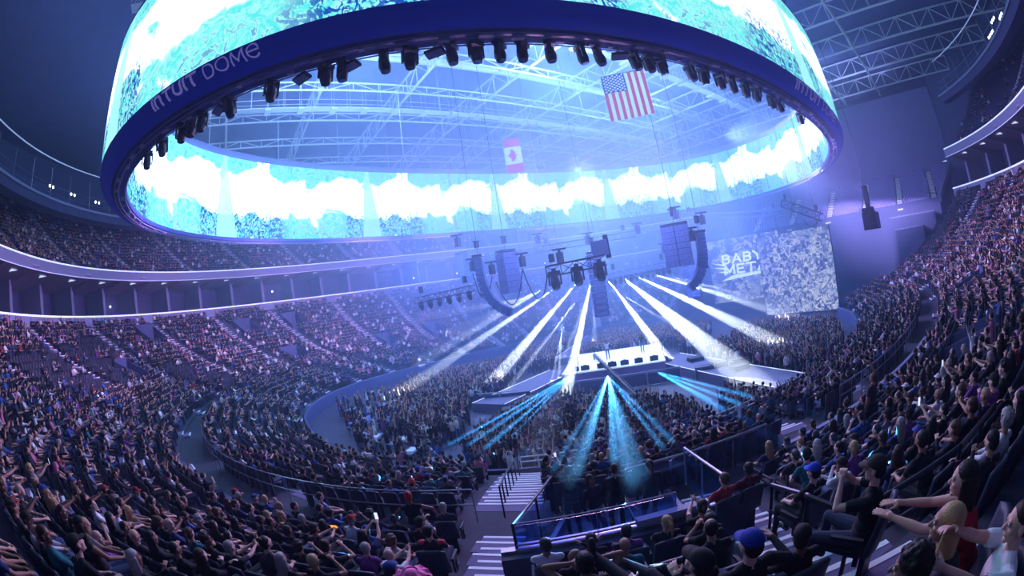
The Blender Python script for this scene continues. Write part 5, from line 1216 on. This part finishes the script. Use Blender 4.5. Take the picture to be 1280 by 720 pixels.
# ------------------------------------------------------------------ generic spectators: 300 nearest as individuals, the rest as one crowd
special_px = [(1230, 700)]
ok = OCC & INV & (hdist > 1.5)
for (hx, hy, rx, ry) in SPECIAL: ok &= (np.hypot(PL[:, 0]-rx, PL[:, 1]-ry) > .50)
vis_block = [(556, 735), (575, 655), (640, 655), (640, 735)]
idx = np.where(ok)[0]; idx = idx[np.argsort(hdist[idx])]
NIND = 300-len(SPECIAL); near = idx[:NIND]; isn = np.zeros(len(PL), bool); isn[near] = True
PROTO = {}
for nm, kw in POSES.items():
    if nm.startswith('standing with'): continue
    PROTO[nm] = make_body(.0105, **kw)
TOPS = {'black': (.010, .011, .018), 'black ': (.014, .013, .022), 'charcoal': (.03, .03, .045), 'navy': (.015, .03, .12), 'dark red': (.22, .015, .03), 'white': (.62, .62, .70), 'grey': (.16, .16, .22), 'purple': (.16, .04, .24), 'blue': (.03, .09, .34), 'pink': (.55, .16, .30), 'teal': (.02, .15, .20)}
TW = [.42, .16, .12, .08, .02, .05, .05, .03, .03, .02, .02]
HST = ['short', 'crop', 'curly', 'long', 'ponytail', 'bun', 'wavy', 'bald', 'cap']; HW = [.25, .12, .08, .17, .08, .05, .07, .04, .14]
HCN = list(HAIRC); HCW = [.44, .24, .15, .08, .08, .005, .005]
CAPC = {'black': (.012, .012, .015), 'red': (.30, .02, .03), 'white': (.6, .6, .65), 'blue': (.02, .05, .30)}
PN = [p for p in PROTO if not p.startswith('standing')]; PW = np.array([.32, .16, .05, .08, .13, .025, .01, .10, .08, .07]); PW = PW/PW.sum()
used = set(); rr = random.Random(11)
def where_txt(px, d):
    s = 'left' if px[0] < 560 else ('middle' if px[0] < 900 else 'right'); v = 'lower' if px[1] > 610 else ('middle' if px[1] > 480 else 'upper'); return s, v
FAR_ = ['beside the aisle steps', 'in front of the vomitory wall', 'behind a dark empty seat', 'between two dark clothed people', 'near the walkway railing', 'several rows above the railing']
def side_yaw(i):
    x, y, yw = PL[i, 0], PL[i, 1], PL[i, 3]; want = math.atan2(-y+1, -x+2)-PI/2; dlt = (want-yw+PI) % (2*PI)-PI; return yw+max(-.5, min(.5, dlt*.6))
for i in near:
    s, v = where_txt(pp[i], hdist[i]); att = 0
    while True:
        pose = rr.choices(PN, PW)[0]; top = rr.choices(list(TOPS), TW)[0]; hs = rr.choices(HST, HW)[0]; hcn = rr.choices(HCN, HCW)[0]; cc = rr.choices(list(CAPC), [.6, .08, .1, .22])[0]
        hd = 'bald head' if hs == 'bald' else ('%s cap' % cc if hs == 'cap' else ('short curly %s hair' % hcn if hs == 'curly' else ('%s %s hair' % ({'short': 'short', 'crop': 'cropped', 'long': 'long', 'ponytail': 'ponytailed', 'bun': 'bunned', 'wavy': 'wavy'}[hs], hcn))))
        lab = 'person in %s top, %s, %s, %s seats' % (top.strip(), hd, pose, {('left', 'lower'): 'lower left', ('left', 'middle'): 'left', ('left', 'upper'): 'far left', ('middle', 'lower'): 'near centre', ('middle', 'middle'): 'centre', ('middle', 'upper'): 'central', ('right', 'lower'): 'lower right', ('right', 'middle'): 'right', ('right', 'upper'): 'upper right'}[(s, v)])
        att += 1
        if lab not in used or att > 60: break
    used.add(lab)
    me, hc, HR = PROTO[pose]; o = bpy.data.objects.new('person', me); COL.objects.link(o); sc_ = rr.uniform(.93, 1.05)
    o.location = (PL[i, 0]+rr.uniform(-.04, .04), PL[i, 1]+rr.uniform(-.04, .04), PL[i, 2]); o.rotation_euler = (0, 0, side_yaw(i)+rr.uniform(-.18, .18)); o.scale = (sc_, sc_, sc_)
    o.color = (*TOPS[top], 1); tag(o, lab, 'person', 'spectators in the near seats')
    if hs != 'bald': head_child('hair', hair_mesh('short' if hs == 'cap' else hs), o, hc, HR, HAIRC[hcn])
    if hs == 'cap': head_child('cap', cap_mesh(), o, hc, HR, CAPC[cc])
    if pose == 'holding up a phone':
        q = o.matrix_basis@Vector((0, .44, 1.27)); e = empty('phone', q); e.rotation_euler[2] = o.rotation_euler[2]; tag(e, 'small dark phone held up by a spectator in the near seats', 'phone', 'phones held up')
        w = MB(); w.box((0, 0, 0), (.075, .01, .15)); w.build('body', MT['blackbox'], e); w = MB(); w.box((0, -.007, 0), (.068, .003, .14)); w.build('screen', MT['lampsoft'], e)
# seats: 300 nearest individually
def seat_proto():
    e = empty('folding_chair'); tag(e, 'dark padded folding chair fixed on a concrete step of the near stands', 'chair', 'near folding chairs')
    w = MB(); w.prism([(-.23, -.20, .40), (-.23, .22, .44), (-.23, .24, .47), (-.23, .20, .49), (-.23, -.20, .455)], (.46, 0, 0)); w.build('seat', MT['seat'], e)
    V = []; F = []; n = 9; m_ = 8
    for side_ in (0, 1):
        for j in range(m_+1):
            for i in range(n+1):
                x = -.24+.48*i/n; zt = .94-.05*abs(x/.24)**3; z = .42+(zt-.42)*j/m_; y = -.27-.10*(j/m_)+.05*(x/.24)**2-(.055 if side_ else 0); V.append((x, y, z))
    K = (n+1)*(m_+1)
    for j in range(m_):
        for i in range(n): a = j*(n+1)+i; F += [(a, a+1, a+n+2, a+n+1), (K+a, K+a+n+1, K+a+n+2, K+a+1)]
    for i in range(n): a = m_*(n+1)+i; F.append((a, a+1, K+a+1, K+a)); F.append((i+1, i, K+i, K+i+1))
    for j in range(m_): a = j*(n+1); F.append((a, a+n+1, K+a+n+1, K+a)); b = a+n; F.append((b+n+1, b, K+b, K+b+n+1))
    w = MB(); w.add(V, F); w.build('backrest', MT['seatb'], e, smooth=True)
    for s in (-1, 1):
        w = MB(); w.box((s*.275, -.05, .64), (.045, .34, .035)); w.box((s*.275, -.18, .50), (.035, .05, .28)); w.build('armrest', MT['blackbox'], e)
    w = MB(); w.box((0, -.22, .2), (.30, .06, .4)); w.build('pedestal', MT['darksteel'], e); return e
alls = np.where(INV & (hdist > 1.2))[0]; alls = alls[np.argsort(hdist[alls])]; sn = alls[:300]; iss = np.zeros(len(PL), bool); iss[sn] = True
sp_ = None
for i in sn:
    if sp_ is None: sp_ = seat_proto(); sp_.location = PL[i, :3]; sp_.rotation_euler = (0, 0, PL[i, 3])
    else: dup(sp_, PL[i, :3], (0, 0, PL[i, 3]))
for o_, need in SIT:
    if need and min(math.hypot(PL[i, 0]-o_.location[0], PL[i, 1]-o_.location[1]) for i in sn) > .42: dup(sp_, o_.location, o_.rotation_euler)
# the other seats as one mesh
def box_template(c, s):
    c = np.array(c); h = np.array(s)/2; V = np.array([c+h*[sx, sy, sz] for sz in (-1, 1) for sy in (-1, 1) for sx in (-1, 1)]); F = np.array([(4, 5, 7, 6), (0, 1, 5, 4), (2, 6, 7, 3), (0, 4, 6, 2), (1, 3, 7, 5)]); return V, F
def instance(V, F, X, Y, Z, yaw, S=None):
    n = len(X); c, s = np.cos(yaw), np.sin(yaw); S = np.ones(n) if S is None else S
    P = V[None]*S[:, None, None]; x = P[:, :, 0]*c[:, None]-P[:, :, 1]*s[:, None]+X[:, None]; y = P[:, :, 0]*s[:, None]+P[:, :, 1]*c[:, None]+Y[:, None]; z = P[:, :, 2]+Z[:, None]
    return np.stack([x, y, z], 2).reshape(-1, 3), (F[None]+(np.arange(n)*len(V))[:, None, None]).reshape(-1, F.shape[1])
rest = np.where((~iss) & INV & (hdist > 1.2) & ((~OCC) | (hdist < 55)))[0]
Vs, Fs, Ms, nv = [], [], [], 0
for (cc_, ss_) in (((0, -.30, .68), (.48, .06, .50)), ((0, 0.0, .45), (.44, .40, .06)), ((0, -.2, .2), (.3, .08, .4))):
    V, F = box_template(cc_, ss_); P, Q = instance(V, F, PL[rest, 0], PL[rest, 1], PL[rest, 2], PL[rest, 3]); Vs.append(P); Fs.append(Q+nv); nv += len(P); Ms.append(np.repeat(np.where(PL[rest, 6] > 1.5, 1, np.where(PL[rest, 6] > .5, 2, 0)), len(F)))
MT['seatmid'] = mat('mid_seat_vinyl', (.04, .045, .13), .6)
o = fast_mesh('seats', np.concatenate(Vs), [np.concatenate(Fs)], [np.concatenate(Ms)], [MT['seat'], MT['seatup'], MT['seatmid']]); tag(o, 'rows of folding seats filling the rest of the stands', 'seats', None, 'stuff')
# crowd templates
def low_template(kind, arms, nn, bx, by, lean=-.1, yaw=0.):
    """simple figure: list of (V, F, slot) with slot 0 skin 1 top 2 trousers 3 hair"""
    out = []
    def tb(a, b, ra, rb, slot, n=nn):
        w = MB(); w.tube(a, b, ra, rb, n, caps=False); V = np.array(w.v); F = np.array(w.f); out.append((V, F, slot))
    def bl(c, r, sc, slot, nu=bx, nv=by):
        w = MB(); w.ball(c, r, nu, nv, sc=sc); V = np.array(w.v); F4 = [f for f in w.f if len(f) == 4]; F3 = [f for f in w.f if len(f) == 3]
        F3 = [(*f, f[2]) for f in F3]; out.append((V, np.array(F4+F3) if F4 else np.array(F3), slot))
    sit = kind == 'sit'; pel = V3(0, -.14, .52) if sit else V3(0, 0, .92); up = V3(0, math.sin(lean), math.cos(lean)); nk = pel+up*.50
    w = MB(); P0 = pel-up*.06; n = max(nn, 5)
    V = []; 
    for (q, rx, ry) in ((P0, .16, .12), (pel+up*.3, .19, .12), (nk-up*.02, .16, .08), (nk+up*.03, .05, .05)):
        for i in range(n): a = 2*PI*i/n; V.append(q+V3(math.cos(a)*rx, math.sin(a)*ry, 0))
    F = [(j*n+i, j*n+(i+1) % n, (j+1)*n+(i+1) % n, (j+1)*n+i) for j in range(3) for i in range(n)]; out.append((np.array(V), np.array(F), 1))
    hc = nk+up*.07+V3(0, .015, .10); bl(hc, .098, (.80, .95, 1.15), 0); bl(hc+V3(0, -.022, .03), .103, (.86, .95, 1.05), 3)
    for s in (-1, 1):
        sh = nk-up*.07+V3(s*.19, 0, 0); T = {'lap': V3(s*.10, .22, .68), 'clap': V3(s*.04, .34, 1.02), 'up': V3(s*.25, .12, 1.62), 'one': V3(.2, .12, 1.6) if s > 0 else V3(-.12, .28, .7), 'fold': V3(-s*.08, .20, .92), 'face': V3(.06, .14, 1.1) if s > 0 else V3(-.12, .28, .7)}[arms]
        if not sit: T = T+V3(0, -.05, .42) if arms != 'lap' else V3(s*.25, .06, .85)
        E, H = ik(sh, T, .28, .30, V3(s*.7, -.5, -.6)); tb(sh, E, .055, .043, 1); tb(E, H, .040, .028, 0 if arms != 'fold' else 1)
        hpj = pel+V3(s*.09, .02, -.03)
        if sit: kn = V3(s*.11, .33, .54); tb(hpj, kn, .09, .06, 2); tb(kn, V3(s*.11, .37, .08), .06, .045, 2)
        else: tb(hpj, V3(s*.1, .02, .08), .09, .05, 2)
    return out
def make_crowd(sets):
    Vs, Fs, Ms, nv = [], [], [], 0
    for tmpl, X, Y, Z, yaw, sc_, pal in sets:
        for V, F, slot in tmpl:
            P, Q = instance(V, F, X, Y, Z, yaw, sc_); Vs.append(P); Fs.append(Q+nv); nv += len(P); Ms.append(np.repeat(pal[slot], len(F)))
    return np.concatenate(Vs), np.concatenate(Fs), np.concatenate(Ms)
PALS = [(c, .55) for c in SKINS[:4]]; PALT = [(.010, .011, .018), (.014, .012, .022), (.03, .03, .05), (.015, .03, .12), (.24, .02, .03), (.66, .66, .74), (.18, .18, .25), (.16, .04, .24), (.03, .09, .34), (.5, .15, .28), (.02, .15, .2), (.45, .40, .50)]
PALP = [(.012, .014, .03), (.02, .03, .08), (.07, .10, .24), (.02, .02, .03)]; PALH = [(.010, .008, .010), (.03, .016, .012), (.10, .05, .03), (.35, .30, .30)]
CM = [mat('crowd_skin', c, .6) for c in SKINS[:4]]+[mat('crowd_top', c, .85) for c in PALT]+[mat('crowd_trousers', c, .85) for c in PALP]+[mat('crowd_hair', c, .6) for c in PALH]
def pal(n, bright=0.):
    pt = np.array([.32, .15, .11, .08, .025, .09, .06, .03, .04, .035, .02, .04]); pt[5] += bright; pt /= pt.sum()
    return {0: RNG.choice(4, n, p=[.4, .3, .15, .15]), 1: 4+RNG.choice(12, n, p=pt), 2: 16+RNG.choice(4, n), 3: 20+RNG.choice(4, n, p=[.45, .3, .18, .07])}
sets = []
lod = {0: (8, 8, 6), 1: (5, 6, 4), 2: (4, 5, 3)}
far = np.where(OCC & INV & ~isn & (hdist > 1.5))[0]
for (hx, hy, rx, ry) in SPECIAL: far = far[np.hypot(PL[far, 0]-rx, PL[far, 1]-ry) > .5]
dlim = [0, 26, 48, 500]; arms_ = ['lap', 'lap', 'clap', 'fold', 'face', 'one', 'up']; aw = [.36, .22, .09, .14, .13, .04, .02]
ych = RNG.choice(len(arms_), len(far), p=aw)
for L_ in range(3):
    for ai, am in enumerate(arms_):
        m = far[(hdist[far] >= dlim[L_]) & (hdist[far] < dlim[L_+1]) & (ych == ai)]
        if not len(m): continue
        n = len(m); yw = np.array([side_yaw(i) for i in m])+RNG.uniform(-.3, .3, n)
        sets.append((low_template('sit', am, *lod[L_], lean=(-.1, .1, -.05, -.2, .0, -.1, .0)[ai]), PL[m, 0]+RNG.uniform(-.06, .06, n), PL[m, 1]+RNG.uniform(-.06, .06, n), PL[m, 2], yw, RNG.uniform(.92, 1.06, n), pal(n)))
# standing audience on the floor
FP = [[(485, 488), (515, 470), (640, 443), (655, 450), (590, 500), (565, 528), (520, 540), (488, 515)], [(575, 548), (600, 528), (660, 500), (705, 490), (850, 490), (905, 520), (870, 570), (800, 590), (690, 598), (600, 605)], [(880, 430), (950, 398), (1045, 394), (1062, 430), (1010, 466), (985, 466), (905, 447)], [(640, 438), (700, 418), (850, 402), (890, 400), (870, 425), (835, 430), (720, 443), (660, 452)], [(905, 480), (985, 482), (960, 505), (915, 510), (900, 500)]]
g = np.arange(-40, 40, .52); GX, GY = np.meshgrid(g, g); G = np.stack([GX.ravel()+RNG.uniform(-.14, .14, GX.size), GY.ravel()+RNG.uniform(-.14, .14, GX.size), np.full(GX.size, 0.)], 1)
a, b = AB(-.04); G = G[((np.abs(G[:, 0])/a)**NE+(np.abs(G[:, 1])/b)**NE) < 1]
gp, gd = project(G+[0, 0, 1.5]); mk = np.zeros(len(G), bool)
for poly in FP: mk |= inpoly(gp, poly)
mk |= inpoly(gp, [(418, 496), (478, 484), (520, 520), (560, 560), (548, 600), (470, 590)]) & (RNG.random(len(G)) < .30)
loc = G[:, :2]-(SCTR+SBK*SD/2)[:2]; la = loc@SFR[:2]; lb = loc@SBK[:2]; mk &= ~((np.abs(la) < SL/2+2.0) & (np.abs(lb) < SD/2+2.4))
for (ra, rb, rw) in RUNS:
    rd = rb-ra; tt_ = np.clip(((G[:, :2]-ra)@rd)/(rd@rd), 0, 1); mk &= np.linalg.norm(G[:, :2]-(ra+tt_[:, None]*rd), axis=1) > rw
mk &= np.hypot(G[:, 0]-G_[0], G[:, 1]-G_[1]) > 1.4
G = G[mk]; gd = gd[mk]; gp = gp[mk]; G = G[RNG.random(len(G)) < .93]; print('floor people', len(G))
gd = np.hypot(G[:, 0]-CAMP[0], G[:, 1]-CAMP[1]); ya = np.arctan2(-G[:, 1]+1, -G[:, 0]+2)-PI/2; ch = RNG.choice(4, len(G), p=[.45, .2, .25, .1])
for ai, am in enumerate(('lap', 'clap', 'up', 'one')):
    for L_ in (1, 2):
        m = (ch == ai) & ((gd < 45) if L_ == 1 else (gd >= 45)); n = m.sum()
        if n: sets.append((low_template('stand', am, *lod[L_], lean=0.), G[m, 0], G[m, 1], G[m, 2], ya[m]+RNG.uniform(-.4, .4, n), RNG.uniform(.92, 1.05, n), pal(n, .05)))
V, F, Mi = make_crowd(sets); print('crowd faces', len(F))
# drop the doubled corner of pole triangles
tri = F[:, 2] == F[:, 3]
o = fast_mesh('crowd', V, [F[~tri], F[tri][:, :3]], [Mi[~tri], Mi[tri]], CM, smooth=True); tag(o, 'dense audience filling the stands all round and standing on the floor', 'crowd', None, 'stuff')
# performers and crew on and around the stage
for k, (a, b, pose, c, lab) in enumerate(((-.6, 4.2, 'standing with arms up', (.7, .7, .75), 'performer in pale costume in the middle of the white stage with arms raised'), (-3.4, 3.2, 'standing and clapping', (.35, .02, .04), 'performer in red dancing on the left half of the white stage'), (2.6, 5.4, 'standing relaxed', (.02, .02, .03), 'performer in black on the right half of the white stage'))):
    me, hc, HR = PROTO[pose] if pose in PROTO else make_body(.0105, **POSES[pose]); o = bpy.data.objects.new('person', me); COL.objects.link(o); o.location = SP(a, b, SZ); o.rotation_euler[2] = math.atan2(-SBK[1], -SBK[0])-PI/2; o.color = (*c, 1); tag(o, lab, 'person'); head_child('hair', hair_mesh('long'), o, hc, HR, HAIRC['black'])
# front of house: desks, cases and seated crew at the near left end of the floor
def foh(px, size, lab, cat_, yaw=0., paper=False, z=0.):
    p = atz(px, z+.4); e = empty(cat_.replace(' ', '_'), (p[0], p[1], z), yaw); tag(e, lab, cat_)
    w = MB(); w.box((0, 0, size[2]-.03), (size[0], size[1], .06)); w.build('top' if cat_ != 'flight case' else 'lid', MT['fascia'], e)
    if cat_ == 'flight case': w = MB(); w.box((0, 0, size[2]/2-.03), (size[0]*.98, size[1]*.98, size[2]-.08)); w.build('body', MT['blackbox'], e)
    else:
        for sx in (-1, 1):
            for sy in (-1, 1): w = MB(); w.tube((sx*size[0]*.45, sy*size[1]*.42, 0), (sx*size[0]*.45, sy*size[1]*.42, size[2]-.06), .03, .03, 6); w.build('leg', MT['darksteel'], e)
        if cat_ == 'mixing desk': w = MB(); w.prism([(-size[0]*.45, -size[1]*.4, size[2]), (-size[0]*.45, size[1]*.4, size[2]), (-size[0]*.45, size[1]*.4, size[2]+.3), (-size[0]*.45, -size[1]*.4, size[2]+.1)], (size[0]*.9, 0, 0)); w.build('console', MT['spkg'], e)
    if paper: w = MB(); w.box((size[0]*.1, 0, size[2]+.01), (size[0]*.5, size[1]*.6, .01)); o = w.build('paper', MT['white']); o.parent = e
AX = PHI*0
for k, (px, s, lab, c, pp_) in enumerate((((455, 535), (2.6, 1, .8), 'long mixing desk at the upper end of the control area', 'mixing desk', 0), ((490, 530), (2.2, 1, .8), 'shorter mixing desk beside the long one', 'mixing desk', 0), ((470, 552), (1.8, .8, .75), 'table with white papers in the control area', 'table', 1), ((503, 556), (2., .9, .75), 'table with white papers nearer the aisle in the control area', 'table', 1), ((515, 570), (1.4, .8, .75), 'small table at the lower edge of the control area', 'table', 1), ((440, 520), (1.2, .7, 1.), 'black flight case against the left floor wall', 'flight case', 0), ((530, 545), (1.3, .8, .9), 'black flight case beside the pale aisle', 'flight case', 0), ((545, 585), (1.5, .8, .8), 'black flight case near the floor railing', 'flight case', 0), ((480, 515), (1.2, .8, 1.1), 'tall black flight case behind the mixing desks', 'flight case', 0))):
    foh(px, s, lab, c, .5+.2*(k % 3), bool(pp_))
barrier(atz((505, 545), 0), atz((560, 600), 0), 'crowd barrier panel between control area and pale aisle', 'barriers beside the control area', mm='darkwall')
barrier(atz((497, 500), 0), atz((520, 548), 0), 'crowd barrier panel at the end of the back floor block', 'barriers at the back floor block', mm='darkwall')
for k, (px) in enumerate(((640, 520), (655, 512), (668, 505), (900, 462), (925, 466), (870, 455))):
    p = atz(px, .4); e = empty('subwoofer', (p[0], p[1], 0), cyaw); tag(e, 'dark low subwoofer cabinet on the floor beside the %s runway' % ('left' if k < 3 else 'right'), 'subwoofer', 'floor subwoofers')
    w = MB(); w.box((0, 0, .5), (1.2, 1., 1.)); w.build('cabinet', MT['blackbox'], e); w = MB(); w.box((0, -.51, .5), (1.05, .03, .85)); w.build('grille', MT['spk'], e)
# ------------------------------------------------------------------ lights and haze
for (pz, T, ang, wt, col) in (((2, 1, 22), SP(0, SD/2, SZ), 55, STAGEFILL, (.8, .95, 1)),):
    spot('stage_fill', pz, T, math.radians(ang), wt, col, .5, 1.2)  # added spot without a fixture, brightens the stage deck
# added violet and pink fill spots without fixtures, turned towards the stands
WC = (.95, .42, .95)
for k, h in enumerate((150, 175, 200, 215, 230, 250, 275, 300, 100, 125, 60)):
    t = D2(h); p = hp(t, 6)*(.95 if h < 190 or h > 270 else .55); T = (*bp(.8, t), 11)
    spot('audience_fill', (*p, 16.5), T, math.radians(100), CROWDFILL*(1.7 if h < 140 else (.5 if 190 < h < 255 else .9)), WC, 1., 3.)
for k, (p, e_, c_) in enumerate(tuple(((2+11*math.cos(a), 11*math.sin(a), 13.), BLUEFILL*.22, (.35, .45, 1.)) for a in np.arange(0, 6.2, 1.047))+(((-12, 12, 12.), BLUEFILL*.6, (.28, .36, 1.)), ((14, -9, 12.), BLUEFILL*.6, (.32, .38, 1.)), ((16, 16, 14.), BLUEFILL*.8, (.32, .42, 1.)), ((0, 0, 31), BLUEFILL*1.2, (.38, .68, 1.)), ((22, 4, 31), BLUEFILL*1., (.38, .68, 1.)), ((-22, 4, 31), BLUEFILL*.8, (.38, .68, 1.)))):
    l = bpy.data.lights.new('blue_fill', 'POINT'); l.energy = e_; l.color = c_; l.shadow_soft_size = 4.; o = bpy.data.objects.new('blue_fill', l); COL.objects.link(o); o.location = p  # unseen blue points added to brighten haze, crowd and roof
spot('end_tier_fill', (22, -12, 20), (55, -24, 16), D2(62), 240e3, (.75, .6, 1.), 1., .5); spot('curtain_fill', (20, -8, 24), (59, -24, 27), D2(70), 150e3, (.45, .5, 1.), 1., .5)  # fill spots added to lift the end seats and the curtain
for h in (10, 60, 110, 160, 200, 240, 290, 330):
    t = D2(h); p = bp(1, t, -6); l = bpy.data.lights.new('ambient_blue_fill', 'POINT'); l.energy = AMBFILL; l.color = (.10, .22, 1); l.shadow_soft_size = 1.; o = bpy.data.objects.new('ambient_blue_fill', l); COL.objects.link(o); o.location = (*p, 30)  # blue points added as ambient fill, no lamps hang there
w = MB(); w.prism([(-95, -85, -1.5), (95, -85, -1.5), (95, 85, -1.5), (-95, 85, -1.5)], (0, 0, 42)); hm = vol_mat('hall_haze', HAZEC, HAZED, .2); nt = hm.node_tree; sc_n = [n for n in nt.nodes if n.type == 'VOLUME_SCATTER'][0]
tc = nt.nodes.new('ShaderNodeNewGeometry'); mp = nt.nodes.new('ShaderNodeVectorMath'); mp.operation = 'SUBTRACT'; mp.inputs[1].default_value = (6, 4, 17); nt.links.new(tc.outputs['Position'], mp.inputs[0]); m2 = nt.nodes.new('ShaderNodeVectorMath'); m2.operation = 'MULTIPLY'; m2.inputs[1].default_value = (1/44, 1/40, 1/24); nt.links.new(mp.outputs[0], m2.inputs[0]); ln = nt.nodes.new('ShaderNodeVectorMath'); ln.operation = 'LENGTH'; nt.links.new(m2.outputs[0], ln.inputs[0])
mr = nt.nodes.new('ShaderNodeMapRange'); mr.interpolation_type = 'SMOOTHSTEP'; mr.inputs['From Min'].default_value = 1.15; mr.inputs['From Max'].default_value = .2; mr.inputs['To Min'].default_value = HAZED; mr.inputs['To Max'].default_value = HAZEM; nt.links.new(ln.outputs['Value'], mr.inputs['Value']); nt.links.new(mr.outputs[0], sc_n.inputs['Density'])
ab = nt.nodes.new('ShaderNodeVolumeAbsorption'); ab.inputs['Color'].default_value = (*HAZEC, 1); nt.links.new(mr.outputs[0], ab.inputs['Density']); adn = nt.nodes.new('ShaderNodeAddShader'); nt.links.new(sc_n.outputs[0], adn.inputs[0]); nt.links.new(ab.outputs[0], adn.inputs[1]); nt.links.new(adn.outputs[0], [n for n in nt.nodes if n.type == 'OUTPUT_MATERIAL'][0].inputs['Volume'])  # blue of the stage lights is mixed into the haze colour itself
hz = w.build('haze', hm); tag(hz, 'thin stage haze with blue light in its colour, filling the whole hall', 'haze', None, 'stuff')
W = bpy.data.worlds.new('world'); SC.world = W; W.use_nodes = True; W.node_tree.nodes['Background'].inputs[0].default_value = (.01, .02, .12, 1); W.node_tree.nodes['Background'].inputs[1].default_value = .3
SC.view_settings.view_transform = 'Standard'; SC.view_settings.look = 'None'; SC.view_settings.exposure = EXPO; SC.view_settings.gamma = 1; SC.view_settings.use_curve_mapping = False
cy = SC.cycles; cy.max_bounces = 4; cy.diffuse_bounces = 2; cy.glossy_bounces = 2; cy.transmission_bounces = 2; cy.volume_bounces = 0; cy.transparent_max_bounces = 24
cy.use_denoising = True; cy.sample_clamp_indirect = 4; cy.sample_clamp_direct = 0; cy.caustics_reflective = False; cy.caustics_refractive = False; cy.use_light_tree = True

cy.volume_step_rate = 1.0; cy.volume_max_steps = 64
